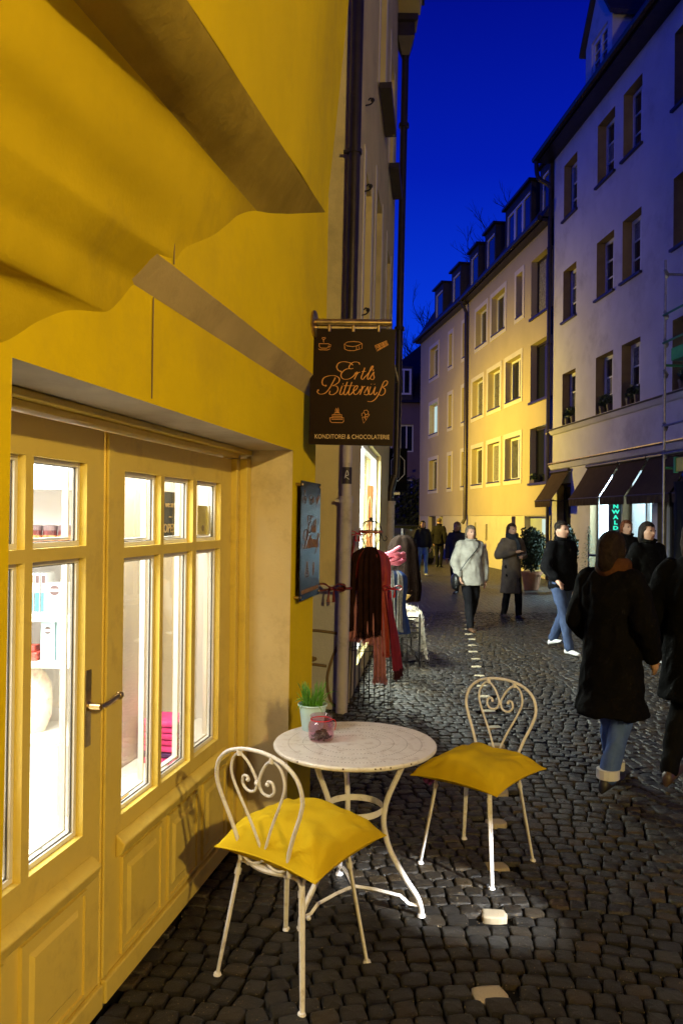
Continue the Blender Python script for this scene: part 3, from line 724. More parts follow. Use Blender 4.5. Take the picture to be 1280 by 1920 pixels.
# ground floor shop of the pale house
LBLUE = (0.62, 0.86, 1.0)
mb = MB(); a, b = 16.7, 20.05
mb.quad(WB(a, -.31, .05), WB(b, -.31, .05), WB(b, -1.8, .05), WB(a, -1.8, .05)); mb.quad(WB(a, -.31, 2.98), WB(b, -.31, 2.98), WB(b, -1.8, 2.98), WB(a, -1.8, 2.98))
mb.quad(WB(a, -1.8, .05), WB(b, -1.8, .05), WB(b, -1.8, 2.98), WB(a, -1.8, 2.98)); mb.quad(WB(a, -.31, .05), WB(a, -1.8, .05), WB(a, -1.8, 2.98), WB(a, -.31, 2.98)); mb.quad(WB(b, -.31, .05), WB(b, -1.8, .05), WB(b, -1.8, 2.98), WB(b, -.31, 2.98))
mb.pbox(WB, 18.17, 18.33, -1.79, -.31, .06, 2.97)
part(mb, 'shop_interior', mat('shop_pale_blue_wall', (0.75, 0.80, 0.82), 0.7), pale)
lamp('pale_house_shop_light', 'AREA', WB(19.2, -1.0, 2.94), 620, LBLUE, .8, WB(19.2, -1.0, 0), size_y=1.3)
lamp('pale_house_window_light', 'AREA', WB(17.4, -1.0, 2.94), 60, (0.7, 0.9, 1.0), .6, WB(17.4, -1.0, 0), size_y=1.0)
for (a, b, c, d), split in ((shopW[0], 19.1), (shopW[1], 17.4), (shopW[2], 21.8), (shopW[3], 15.7), (shopW[4], 13.5)):
    f = MB()
    for q in ((a, b, c, c + .09), (a, b, d - .08, d), (a, a + .07, c + .09, d - .08), (b - .07, b, c + .09, d - .08), (split - .04, split + .04, c + .09, d - .08)):
        f.pbox(WB, q[0], q[1], -.27, -.20, q[2], q[3])
    wo = part(f, 'shop_window', M_WFRAME if a < 21 else M_PIPE, pale)
    gm_ = M_GLASS if a in (18.35, 16.75) else M_DGLASS
    for q in ((a + .07, split - .04), (split + .04, b - .07)): part(MB().pbox(WB, q[0], q[1], -.24, -.234, c + .09, d - .08), 'pane', gm_, wo)
# awnings: each a thing
awn = [(21.3, 22.6, 'small dark brown awning nearest the drainpipe on the pale house'), (18.22, 20.02, 'dark brown awning left of the green lettered sign'),
       (16.86, 18.14, 'dark brown awning over the green lettered sign'), (14.95, 16.76, 'dark brown awning crossed by the scaffold pole'), (12.9, 14.85, 'dark brown awning right of the scaffold pole at the picture edge')]
for a, b, lab in awn:
    t = thing('awning', lab, 'awning', WB((a + b) / 2, 0, 3.0), 0, 'brown awnings along the pale house')
    rows2 = []
    for k in range(9):
        f = k / 8; o = .06 + .50 * f; z = 3.07 - .80 * f - .03 * math.sin(PI * f)
        rows2.append([WB(a + (b - a) * i / 10, o, z) for i in range(11)])
    part(MB().grid(rows2), 'canvas', M_AWN, t, smooth=True)
    rows2 = []
    for k in range(3):
        rows2.append([WB(a + (b - a) * i / 40, .563 + .012 * math.sin(i * 1.4) * k, 2.262 - .085 * k) for i in range(41)])
    part(MB().grid(rows2), 'valance', M_AWN, t, smooth=True)
    part(MB().tube([WB(a - .03, .07, 3.10), WB(b + .03, .07, 3.10)], .05, 10), 'roller', M_PIPE, t)
    part(MB().tube([WB(a, .56, 2.27), WB(b, .56, 2.27)], .014, 8), 'front_bar', M_PIPE, t)
    for u in (a + .02, b - .02):
        part(MB().tube([WB(u, .015, 2.30), WB(u, .30, 2.24), WB(u, .55, 2.27)], .012, 6).ball(WB(u, .03, 2.30), .03, 8, 5), 'arm', M_IRON, t)
# projecting sign with vertical green letters
M_GREEN = mat('lit_green_letter', (0.02, 0.3, 0.2), 0.4, emit=(0.02, 0.75, 0.48), estr=1.1)
M_SIGNB = mat('black_sign_box', (0.008, 0.012, 0.014), 0.3)
sg = thing('projecting_sign', 'black upright shop sign with glowing green letters under the awning', 'sign', WB(18.05, .3, 2))
SX = lambda u, o, z: (WB(18.10, 0, 0)[0] - .33 + u, WB(18.10, 0, 0)[1] + .0 - o, z)
part(MB().pbox(SX, 0, .27, -.05, .05, 1.36, 2.62), 'sign_box', M_SIGNB, sg, bevel=.008)
part(MB().tube([SX(.27, 0, 2.5), SX(.35, 0, 2.5)], .018, 6).tube([SX(.27, 0, 1.5), SX(.35, 0, 1.5)], .018, 6), 'bracket', M_IRON, sg)
for k, ch in enumerate('GRÜNWALD'):
    me = text_mesh(ch, .128, 'letter', M_GREEN, bold=.006)
    o = bpy.data.objects.new('letter', me); link(o, sg)
    o.matrix_parent_inverse = world_of(sg).inverted()
    o.location = SX(.135, .052, 2.43 - k * .123); o.rotation_euler = (PI / 2, 0, 0); o.scale = (1.25, .92, 1)
# small yellow green board hung under the fourth awning and a dark tarpaulin
bd = thing('hanging_board', 'yellow board with green ends hung under the awning by the scaffold', 'board', WB(13.5, .9, 2.6))
part(MB().pbox(WB, 13.0, 14.0, .90, .93, 2.62, 2.86), 'board', mat('yellow_board', (0.42, 0.36, 0.03), .5, var=.2, vscale=10), bd)
[part(MB().pbox(WB, q0, q1, .885, .945, 2.60, 2.88), 'board_end', mat('green_paint', (0.03, 0.22, 0.06), .5), bd) for q0, q1 in ((14.002, 14.07), (12.93, 12.998))]
tp = MB()
for_rows = []
for k in range(18):
    z = 2.45 - 2.35 * k / 17
    for_rows.append([WB(12.5 + 1.75 * i / 40, .86 + .06 * math.sin(i * .9 + k * .12) * (0.4 + k / 17) + .04 * mnoise.noise((i * .3, k * .4, 2)), z) for i in range(41)])
tp.grid(for_rows)
o = tp.build('tarpaulin', mat('black_plastic_sheet', (0.005, 0.005, 0.006), .6, spec=.12), smooth=True); tag(o, 'black crinkled plastic sheet hanging behind the scaffold pole', 'tarpaulin')
# scaffold
M_GALV = mat('galvanised_steel', (0.30, 0.30, 0.29), .4, .7, var=.25, vscale=12)
M_GPAINT = mat('green_scaffold_paint', (0.03, 0.17, 0.07), .45, var=.3, vscale=10)
sc = thing('scaffold', 'steel scaffold with green planks and braces against the pale house', 'scaffold', WB(14.7, .9, 0))
ypoles = [14.3, 11.8]
for yp in ypoles:
    for of in (1.0, .32):
        top = 6.45 if of > .5 else 6.3
        part(MB().tube([WB(yp, of, .0), WB(yp, of, top)], .026, 8).pbox(WB, yp - .07, yp + .07, of - .07, of + .07, 0, .012), 'standard', M_GALV, sc)
    for z in (6.2, 4.55, 2.7): part(MB().tube([WB(yp, 1.0, z), WB(yp, .32, z)], .024, 8), 'transom', M_GALV if z > 5 else M_GPAINT, sc)
for z in (5.45, 4.95, 3.45, 2.95):
    part(MB().tube([WB(ypoles[0], 1.03, z), WB(ypoles[1], 1.03, z + .02)], .021, 8), 'guard_rail', M_GPAINT if z > 4 else M_GALV, sc)
for z in (6.2, 5.45, 4.95, 4.4, 3.45, 2.95):
    part(MB().tube([WB(14.25, 1.0, z - .07), WB(14.3, .95, z - .02), WB(14.23, 1.04, z + .05)], .032, 6), 'coupler', M_GALV, sc)
part(MB().pbox(WB, 11.7, 14.05, .36, .66, 4.58, 4.64), 'plank', M_GPAINT, sc); part(MB().pbox(WB, 11.7, 14.05, .67, .98, 4.58, 4.64), 'plank', M_GPAINT, sc)
part(MB().pbox(WB, 11.7, 14.05, .985, 1.01, 4.585, 4.80), 'toe_board', mat('bright_green_board', (0.06, 0.30, 0.05), .6, var=.2, vscale=8), sc)

# potted plants on the ledge
def leafball(mb, c, rx, ry, rz, n, s0, r_=random.Random(3), shell=.55):
    for _ in range(n):
        while True:
            p = Vector((r_.uniform(-1, 1), r_.uniform(-1, 1), r_.uniform(-1, 1)))
            if shell < p.length < 1: break
        k = .82 + .25 * mnoise.noise((p.x * 2.2 + c[0], p.y * 2.2 + c[1], p.z * 2.2))
        q = Vector((c[0] + p.x * rx * k, c[1] + p.y * ry * k, c[2] + p.z * rz * k)); s_ = s0 * r_.uniform(.6, 1.3)
        d = Vector((r_.gauss(0, 1), r_.gauss(0, 1), r_.gauss(0, 1))).normalized(); e_ = d.orthogonal().normalized(); f_ = d.cross(e_)
        mb.add([q - e_ * s_ * .5, q + f_ * s_ * .3, q + e_ * s_ * .7 + d * s_ * .2, q - f_ * s_ * .3], [(0, 1, 2), (0, 2, 3)])
M_POT = mat('dark_pot', (0.06, 0.035, 0.025), .6)
M_HOLLY = mat('window_box_leaf', (0.05, 0.08, 0.03), .5, var=.4, vscale=8)
for y, lab in ((21.5, 'potted evergreen on the ledge outside the leftmost first floor window'), (19.2, 'potted evergreen on the ledge outside the middle first floor window'), (17.75, 'potted evergreen on the ledge outside the first floor window beside the scaffold'), (15.4, 'potted evergreen on the ledge behind the scaffold pole')):
    t = thing('window_plant', lab, 'plant', WB(y, -.05, 4.325), 0, 'potted plants on the window ledge')
    for k in (-.22, .2):
        p = WB(y + k, -.06, 4.326)
        part(MB().lathe([(.075, 0), (.10, .19), (.11, .19), (.11, .22), (.09, .22)], 12, p), 'pot', M_POT, t)
    lm = MB(); c = WB(y, -.06, 4.66); leafball(lm, c, .19, .42, .20, 220, .10, shell=.2)
    part(lm, 'foliage', M_HOLLY, t)

# ---------------- beige house
beige = thing('beige_house', 'long beige house with white framed windows and dark dormers lit from below', 'building', (6, 28, 0))
EB = 10.5
R1, R2, R3 = (8.32, 9.72), (5.68, 7.08), (3.06, 4.46)
A0, A1, B1 = 22.86, 31.55, 39.2
winA = [(29.1, 30.5, *R1, 0), (27.0, 28.5, *R1, 0), (25.25, 25.85, *R1, 0), (29.5, 30.9, *R2, 0), (27.45, 28.85, *R2, 0), (25.35, 26.85, *R2, 0),
        (29.5, 30.9, *R3, 0), (27.45, 28.85, *R3, 0), (25.35, 26.85, *R3, 2)]
bigA = [(22.98, 24.5, 7.95, 9.75, 0), (22.98, 24.5, 5.35, 7.15, 0), (22.98, 24.5, 2.85, 4.55, 1)]
winB = [(36.0, 37.4, *R1, 0), (33.75, 34.25, *R1, 0), (31.75, 32.3, *R1, 0), (36.0, 37.4, *R2, 1), (33.75, 34.25, *R2, 0), (31.75, 32.3, *R2, 0), (36.0, 37.4, *R3, 0), (33.75, 34.25, *R3, 0), (31.75, 32.3, *R3, 0)]
doorsA = [(25.85, 26.25, .05, 1.84), (23.0, 25.0, .03, 1.845), (28.9, 29.15, .95, 1.55), (30.35, 30.6, .95, 1.6)]
doorsB = [(36.3, 37.6, .05, 1.845), (35.1, 35.6, .95, 1.84), (32.9, 33.2, .75, 1.6)]
for P, y0, y1, ws, ds, nm in ((BA, A0, A1, winA + bigA, doorsA, 'A'), (BB, A1, B1, winB, doorsB, 'B')):
    mb = MB(); facade(mb, P, y0, y1, 1.87, EB, [w[:4] for w in ws], depth=.26)
    if nm == 'B': mb.quad(P(y1, 0, 0), P(y1, -9, 0), P(y1, -9, EB), P(y1, 0, EB))
    part(mb, 'wall', M_BEIGE, beige)
    mb = MB(); facade(mb, P, y0, y1, 0, 1.868, ds, depth=.25, off=-.03)
    mb.quad(P(y0, -.03, 1.869), P(y1, -.03, 1.869), P(y1, 0, 1.869), P(y0, 0, 1.869))
    part(mb, 'plinth', M_BASE, beige)
    for a, b, c, d, lit_ in ws:
        small = b - a < .8; big = b > 24.4 and b < 24.6
        f = MB(); o0, o1 = -.255, -.20; t = .07
        for q in ((a, b, c, c + t), (a, b, d - t, d), (a, a + t, c + t, d - t), (b - t, b, c + t, d - t)): f.pbox(P, q[0], q[1], o0, o1, q[2], q[3])
        if not small: f.pbox(P, (a + b) / 2 - .04, (a + b) / 2 + .04, o0, o1, c + t, d - t)
        wo = part(f, 'window', M_PIPE if big else M_WFRAME, beige)
        g = M_DGLASS
        segs = ((a + t, b - t),) if small else ((a + t, (a + b) / 2 - .04), ((a + b) / 2 + .04, b - t))
        for i, q in enumerate(segs):
            part(MB().pbox(P, q[0], q[1], -.24, -.234, c + t, d - t), 'pane', M_LITWIN if (lit_ == 1 and (i == 0 or not big)) or (lit_ == 2 and i == 0) else wrand.choice((g, g, CURT[1], CURT[2])), wo)
        if not big:
            w = .16
            part(MB().pbox(P, a - w, b + w, .001, .022, c - w, c).pbox(P, a - w, b + w, .001, .022, d, d + w).pbox(P, a - w, a, .001, .022, c, d).pbox(P, b, b + w, .001, .022, c, d), 'window_surround', M_SURR, wo)
            part(MB().pbox(P, a - .02, b + .02, -.19, .05, c - .03, c + .012), 'sill', M_PIPE, wo)
        else:
            part(MB().pbox(P, a - .05, b + .05, -.19, .06, c - .06, c + .01), 'sill', M_PIPE, wo)
    for a, b, c, d in ds:
        m2 = M_PIPE
        if (a, b) == (23.0, 25.0): m2 = mat('pale_green_door', (0.40, 0.46, 0.42), .55, var=.06, vscale=2)
        dr = part(MB().pbox(P, a + .002, b - .002, -.24, -.21, c + .002, d - .002), 'door' if d - c > 1.2 else 'vent_window', m2, beige)
        if (a, b) == (23.0, 25.0): part(MB().pbox(P, 23.25, 23.95, -.209, -.205, 1.30, 1.76), 'pane', M_LITWIN, dr)
# mansard roof and dormers
mb = MB()
def roofpts(P, y0, y1):
    return [P(y0, .30, EB + .02), P(y1, .30, EB + .02), P(y1, -1.1, EB + 2.2), P(y0, -1.1, EB + 2.2), P(y1, -4.5, EB + 3.2), P(y0, -4.5, EB + 3.2), P(y1, -9, EB), P(y0, -9, EB)]
for P, y0, y1 in ((BA, A0 - .05, A1), (BB, A1, B1 + .2)):
    mb.add(roofpts(P, y0, y1), [(0, 1, 2, 3), (3, 2, 4, 5), (5, 4, 6, 7), (0, 3, 5, 7), (1, 6, 4, 2)])
part(mb, 'roof', M_ROOF, beige)
for P, y0, y1 in ((BA, A0, A1), (BB, A1, B1)):
    part(MB().tube([P(y0, .36, EB), P(y1, .36, EB)], .08, 8).pbox(P, y0, y1, .002, .28, EB - .10, EB - .005), 'gutter', M_PIPE, beige)
for P, a, b, win in ((BA, 22.95, 23.75, 1), (BA, 24.5, 27.0, 3), (BA, 28.1, 29.3, 1), (BA, 30.2, 31.4, 1), (BB, 32.6, 33.9, 1), (BB, 35.2, 36.6, 1)):
    F = lambda y, o, z, P=P: P(y, o + .02, z)
    dmb = MB(); facade(dmb, F, a, b, EB + .25, EB + 1.78, [(a + .12, b - .12, EB + .35, EB + 1.55)], depth=.1)
    dmb.quad(F(a, 0, EB + .25), F(a, -2.5, EB + .25), F(a, -2.5, EB + 1.78), F(a, 0, EB + 1.78)); dmb.quad(F(b, 0, EB + .25), F(b, -2.5, EB + .25), F(b, -2.5, EB + 1.78), F(b, 0, EB + 1.78))
    d_ = part(dmb, 'dormer', M_ROOF, beige)
    part(MB().pbox(F, a - .08, b + .08, -2.6, .12, EB + 1.782, EB + 1.86), 'dormer_roof', M_PIPE, d_)
    for i in range(win):
        ua, ub = a + .12 + (b - a - .24) * i / win, a + .12 + (b - a - .24) * (i + 1) / win
        f = MB()
        for q in ((ua + .002, ub - .002, EB + .352, EB + .42), (ua + .002, ub - .002, EB + 1.48, EB + 1.548), (ua + .002, ua + .08, EB + .42, EB + 1.48), (ub - .08, ub - .002, EB + .42, EB + 1.48)): f.pbox(F, q[0], q[1], -.09, -.03, q[2], q[3])
        part(f, 'dormer_window', M_WFRAME, d_)
        part(MB().pbox(F, ua + .08, ub - .08, -.07, -.064, EB + .42, EB + 1.48), 'pane', M_DGLASS, d_)
mb = MB().tube([BA(31.5, .36, EB), BA(31.5, .12, EB - .5), BA(31.5, .10, 5), BA(31.5, .10, 1.75), BA(31.5, .2, 1.55)], .07, 8).ball(BA(31.5, .2, EB - .1), .13, 8, 6)
part(mb, 'downpipe', M_PIPE, beige)
fl = thing('sill_plant', 'small potted plant on the sill of the lit lower window by the drainpipe', 'plant', BA(24.2, -.1, 2.87))
lm = MB(); leafball(lm, BA(24.25, -.05, 3.05), .12, .22, .14, 90, .09, shell=.2); part(lm, 'foliage', M_HOLLY, fl); part(MB().pbox(BA, 24.05, 24.45, -.14, .03, 2.862, 2.96), 'planter', M_POT, fl)

# ---------------- house, hedge and trees at the end of the lane
end = thing('end_house', 'dark house with hipped roof closing the end of the lane', 'building', (5, 47, 0))
M_ENDW = mat('mauve_render', (0.20, 0.135, 0.145), .9, var=.12, vscale=.6)
mb = MB(); EP = lambda x, o, z: (x, 46 - o, z)
we = [(1.9, 2.9, 5.6, 7.2), (3.35, 4.15, 5.6, 7.2), (5.0, 6.0, 5.6, 7.2), (6.6, 7.6, 5.6, 7.2), (3.3, 4.1, 2.4, 4.0)]
facade(mb, EP, .8, 12, 0, 8.5, we, depth=.2)
mb.quad((.8, 46, 0), (.8, 56, 0), (.8, 56, 8.5), (.8, 46, 8.5)); mb.quad((12, 46, 0), (12, 56, 0), (12, 56, 8.5), (12, 46, 8.5))
part(mb, 'wall', M_ENDW, end)
for a, b, c, d in we:
    f = MB()
    for q in ((a, b, c, c + .08), (a, b, d - .08, d), (a, a + .08, c + .08, d - .08), (b - .08, b, c + .08, d - .08), ((a + b) / 2 - .04, (a + b) / 2 + .04, c + .08, d - .08)): f.pbox(EP, q[0], q[1], -.2, -.14, q[2], q[3])
    wo = part(f, 'window', M_WFRAME, end); part(MB().pbox(EP, a + .08, b - .08, -.18, -.174, c + .08, d - .08), 'pane', M_DGLASS, wo)
part(MB().add([(.4, 45.6, 8.45), (12.4, 45.6, 8.45), (9.6, 50.5, 13.2), (5.4, 50.5, 13.2), (12.4, 56.4, 8.45), (.4, 56.4, 8.45), (9.6, 51.5, 13.2), (5.4, 51.5, 13.2)],
              [(0, 1, 2, 3), (1, 4, 6, 2), (4, 5, 7, 6), (5, 0, 3, 7), (3, 2, 6, 7), (0, 5, 4, 1)]), 'roof', M_ROOF, end)
for xa, xb in ((3.0, 4.05), (4.6, 5.9)):
    d_ = part(MB().box(xa, 45.75, 8.6, xb, 48.5, 10.55), 'dormer', M_ROOF, end)
    f = MB(); FP = lambda x, o, z: (x, 45.748 - o, z)
    for q in ((xa + .08, xb - .08, 8.9, 9.0), (xa + .08, xb - .08, 10.3, 10.4), (xa + .08, xa + .2, 9.0, 10.3), (xb - .2, xb - .08, 9.0, 10.3), ((xa + xb) / 2 - .04, (xa + xb) / 2 + .04, 9, 10.3)): f.pbox(FP, q[0], q[1], 0, .06, q[2], q[3])
    part(f, 'dormer_window', M_WFRAME, d_); part(MB().pbox(FP, xa + .2, xb - .2, .001, .01, 9, 10.3), 'pane', M_DGLASS, d_)
part(MB().box(6.5, 50.6, 12.6, 7.3, 51.4, 14.0), 'chimney', M_ENDW, end)
hd = MB()
for c, rx, rz in (((2.7, 42, 2.2), 1.6, 2.5), ((4.2, 42.5, 2.0), 1.2, 2.2), ((1.2, 42, 1.8), 1.5, 2.1)): leafball(hd, c, rx, 1.0, rz, 1400, .22, shell=.3)
o = hd.build('hedge', mat('hedge_leaf', (0.02, 0.028, 0.015), .7, var=.4, vscale=2)); tag(o, 'tall black clipped hedge at the end of the lane', 'hedge', kind='thing')

def bare_tree(x, y, z0, h, seed, label, spread=.5):
    t = thing('bare_tree', label, 'tree', (x, y, 0), 0, 'leafless trees rising behind the roofs')
    r_ = random.Random(seed); mb = MB(); tw = MB()
    def grow(p, d, L, r, lev, m):
        n = 4; pts = [p]; q = p
        for k in range(n):
            d = (d + Vector((r_.gauss(0, .13), r_.gauss(0, .13), r_.gauss(.03, .06)))).normalized(); q = q + d * L / n; pts.append(q)
        m.tube(pts, [r * (1 - .4 * k / n) for k in range(n + 1)], 5 if lev > 1 else 7, cap=False)
        if lev < 6:
            for k in range(3 if lev < 5 else 4):
                i = r_.randint(1, n); a = r_.uniform(0, 2 * PI); s_ = spread * r_.uniform(.7, 1.5)
                dd = (d + Vector((math.cos(a) * s_, math.sin(a) * s_, r_.uniform(-.1, .35)))).normalized()
                grow(pts[i], dd, L * r_.uniform(.48, .70), max(r * .55, .009), lev + 1, tw)
    grow(Vector((x, y, 0)), Vector((0, 0, 1)), h * .5, .011 * h + .02, 0, mb)
    part(mb, 'trunk', M_BARK, t); part(tw, 'crown', M_BARK, t)
bare_tree(8.7, 60, 0, 21.5, 1, 'leafless tree above the far end of the beige roof')
bare_tree(10.9, 59, 0, 24.8, 2, 'leafless tree above the middle dormers of the beige roof')
bare_tree(12.9, 58, 0, 28, 3, 'leafless tree above the wide three light dormer')
bare_tree(5.4, 44, 0, 8.0, 4, 'small leafless tree in front of the dark end house', .7)

# ---------------- street furniture and pots along the right
for (x, y, rx, h, lab) in ((4.72, 19.6, .40, 1.25, 'large round boxwood in a terracotta pot beside the pale green door'), (5.35, 18.9, .36, 1.35, 'round boxwood in a pot beside the shop front awning')):
    t = thing('potted_boxwood', lab, 'plant', (x, y, 0), 0, 'boxwoods in pots')
    part(MB().lathe([(.17, 0), (.24, .38), (.27, .38), (.27, .45), (.23, .45), (.22, .40)], 18, (x, y, 0)), 'pot', M_TERRA, t)
    part(MB().tube([(x, y, .38), (x, y, .8)], .03, 6), 'stem', M_BARK, t)
    lm = MB(); leafball(lm, (x, y, .45 + h * .45), rx, rx, h * .52, 3800, .075, shell=.35)
    part(lm, 'foliage', M_LEAF, t)
t = thing('small_conifer', 'small decorated conifer standing in the lit shop doorway', 'plant', WB(19.3, .25, 0))
p = WB(19.35, .30, 0); lm = MB(); r_ = random.Random(4)
for k in range(900):
    f = r_.random() ** 1.2; a = r_.uniform(0, 6.28); rr = .27 * (1 - f) * r_.uniform(.4, 1.1); z = .45 + 1.15 * f
    q = Vector((p[0] + rr * math.cos(a), p[1] + rr * math.sin(a), z)); d = Vector((math.cos(a), math.sin(a), r_.uniform(-.5, .1))).normalized() * .07; s_ = Vector((-math.sin(a), math.cos(a), 0)) * .012
    lm.add([q - s_, q + s_, q + d], [(0, 1, 2)])
part(lm, 'foliage', mat('conifer_leaf', (0.05, 0.09, 0.05), .6), t); part(MB().lathe([(.13, 0), (.17, .32), (.19, .32), (.19, .36)], 12, p), 'pot', M_POT, t)
part(MB().tube([(p[0], p[1], .3), (p[0], p[1], 1.4)], .018, 5), 'trunk', M_BARK, t)

# parked car at the end of the lane
def make_car(x, y, rz, label):
    t = thing('parked_car', label, 'car', (x, y, 0), rz)
    M_CAR = mat('dark_car_paint', (0.012, 0.014, 0.018), .18, .3, spec=.7); M_TYRE = mat('tyre_rubber', (0.012, 0.012, 0.012), .8); M_LAMPG = mat('headlight_glass', (0.5, 0.5, 0.48), .1)
    def loft(secs, name, m, par):
        rows2 = []
        for (yy, w0, z0, w1, z1) in secs:
            hw0, hw1 = w0 / 2, w1 / 2; zm = (z0 + z1) / 2
            rows2.append([(-hw0 * .96, yy, z0), (-hw0, yy, z0 + .1), (-hw0, yy, zm), (-hw1, yy, z1 - .05), (-hw1 * .85, yy, z1), (hw1 * .85, yy, z1), (hw1, yy, z1 - .05), (hw0, yy, zm), (hw0, yy, z0 + .1), (hw0 * .96, yy, z0)])
        mb = MB().grid(rows2, closed=True); n = 10
        b = len(mb.v) - n; mb.f.append(tuple(range(n))); mb.f.append(tuple(b + k for k in range(n)))
        return mb.build(name, m, par, smooth=True, sharp=35)
    loft([(-2.1, 1.5, .28, 1.45, .62), (-1.95, 1.68, .22, 1.6, .74), (-1.1, 1.76, .2, 1.62, .90), (-.8, 1.76, .2, 1.6, .95), (1.4, 1.76, .2, 1.6, .98), (1.95, 1.70, .24, 1.56, .95), (2.1, 1.55, .3, 1.45, .80)], 'body', M_CAR, t)
    loft([(-.85, 1.5, .93, 1.42, .97), (-.25, 1.5, .93, 1.18, 1.42), (.9, 1.5, .93, 1.16, 1.46), (1.75, 1.48, .94, 1.30, 1.05)], 'cabin', M_DGLASS, t)
    MB().hexa([(-.58, -.28, 1.415), (.58, -.28, 1.415), (.57, .95, 1.452), (-.57, .95, 1.452), (-.56, -.24, 1.46), (.56, -.24, 1.46), (.55, .9, 1.495), (-.55, .9, 1.495)]).build('roof', M_CAR, t, bevel=.02)
    for sx in (-1, 1):
        for yy in (-1.3, 1.3):
            w_ = MB().tube([(sx * .70, yy, .31), (sx * .72, yy, .31), (sx * .88, yy, .31), (sx * .90, yy, .31)], [.27, .31, .31, .28], 18).build('wheel', M_TYRE, t)
            MB().tube([(sx * .895, yy, .31), (sx * .908, yy, .31)], [.20, .18], 14).build('rim', mat('alloy_rim', (.35, .35, .36), .3, .9), w_)
        MB().ball((sx * .58, -2.02, .62), .12, 12, 6, 1.2, .6, .7).build('headlight', M_LAMPG, t, smooth=True)
        MB().box(sx * .92 - .09, -.62, .95, sx * .92 + .09, -.5, 1.08).build('wing_mirror', M_CAR, t, bevel=.02)
        MB().tube([(sx * .60, -.32, 1.40), (sx * .70, -.84, .95)], .03, 6).build('pillar', M_CAR, t)
    MB().box(-.26, -2.135, .42, .26, -2.115, .53).build('number_plate', mat('plate_white', (.7, .7, .68), .4), t)
    MB().box(-.45, -2.118, .58, .45, -2.09, .68).build('grille', M_TYRE, t, bevel=.01)
    return t
make_car(2.45, 31.5, .12, 'dark car parked facing down the lane near the hedge')

# ================================================================== SIGNS OF THE SHOP
SCRIPT = [ # strokes of the flowing script, on a 0..1173 x 0..1920 tracing of the sign face
 [(432,842),(402,826),(390,790),(412,752),(465,740),(520,752),(548,775)], [(612,768),(603,748),(560,742),(526,765),(508,800),(528,812),(550,806)],
 [(528,812),(482,815),(440,850),(430,888),(452,915),(500,916),(545,890),(575,848)], [(585,840),(575,880),(558,918)], [(572,885),(598,850),(618,846)],
 [(662,800),(640,860),(625,902),(640,918),(664,890)], [(632,838),(672,836)], [(664,890),(700,850),(738,800),(742,780),(726,792),(702,850),(686,900),(694,918),(716,894)],
 [(748,815),(740,832)], [(716,894),(750,842),(746,868),(752,898),(736,920),(712,908)],
 [(205,1030),(197,1050),(222,1071),(270,1062),(310,1020),(350,950),(374,902)], [(283,985),(255,980),(245,945),(265,905),(320,884),(380,886),(413,912),(405,950),(360,980),(345,986),(382,988),(398,1012),(385,1050),(345,1076),(315,1068),(322,1038)],
 [(440,985),(420,1040),(416,1070),(435,1072),(462,1035)], [(446,962),(450,968)], [(490,945),(460,1030),(456,1070),(475,1073),(505,1030)], [(452,985),(512,983)],
 [(535,945),(505,1030),(501,1070),(518,1073),(545,1042)], [(508,985),(562,983)], [(545,1042),(575,1020),(590,990),(575,983),(553,1010),(548,1050),(566,1073),(595,1055),(616,1018)],
 [(632,985),(628,1020),(610,1073)], [(626,1030),(648,992),(666,988)], [(652,1055),(690,990),(688,1020),(695,1052),(676,1075),(650,1065)],
 [(715,990),(698,1050),(708,1072),(735,1050),(762,990),(747,1050),(757,1073),(780,1045)], [(720,964),(724,968)], [(752,964),(756,968)],
 [(882,945),(870,929),(845,942),(820,1000),(795,1060),(765,1110),(725,1140),(682,1140)], [(882,945),(866,975),(836,995),(855,1016),(850,1055),(820,1078),(796,1070)]]
ICONS = [
 [(222,560),(224,590),(240,605),(298,605),(314,590),(318,560),(222,560)], [(318,566),(334,568),(332,590),(312,594)], [(216,612),(230,622),(300,624),(328,612)], [(268,548),(264,530),(272,516),(288,502),(278,494),(268,502),(256,494),(252,506),(266,522)],
 [(468,560),(470,612),(500,626),(560,628),(585,620),(585,580),(545,586),(495,580),(468,560),(500,540),(560,534),(615,540),(640,556)], [(585,580),(612,568),(640,556),(638,606),(612,612),(610,584)], [(612,612),(585,620)],
 [(765,575),(880,524),(896,562),(784,630),(765,575)], [(780,600),(884,546)], [(774,588),(880,535)], [(790,615),(890,555)], [(800,562),(815,608)], [(840,545),(852,585)],
 [(315,1310),(318,1345),(330,1358),(436,1358),(448,1345),(450,1310),(315,1310)], [(338,1308),(338,1278),(432,1278),(432,1308)], [(360,1276),(362,1258),(408,1258),(410,1276)], [(372,1256),(370,1232),(378,1210),(384,1232),(384,1256)], [(392,1256),(390,1228),(396,1206),(402,1228),(400,1256)], [(330,1325),(440,1325)], [(342,1294),(430,1294)],
 [(630,1300),(640,1362),(684,1300),(630,1300)], [(650,1300),(668,1330)], [(624,1290),(626,1262),(648,1254),(662,1276),(654,1298)], [(644,1254),(650,1232),(676,1228),(690,1246),(684,1268),(664,1274)], [(664,1298),(694,1286),(698,1270),(684,1268)]]
ICONS_AT = (0, 4, 7, 13, 20)
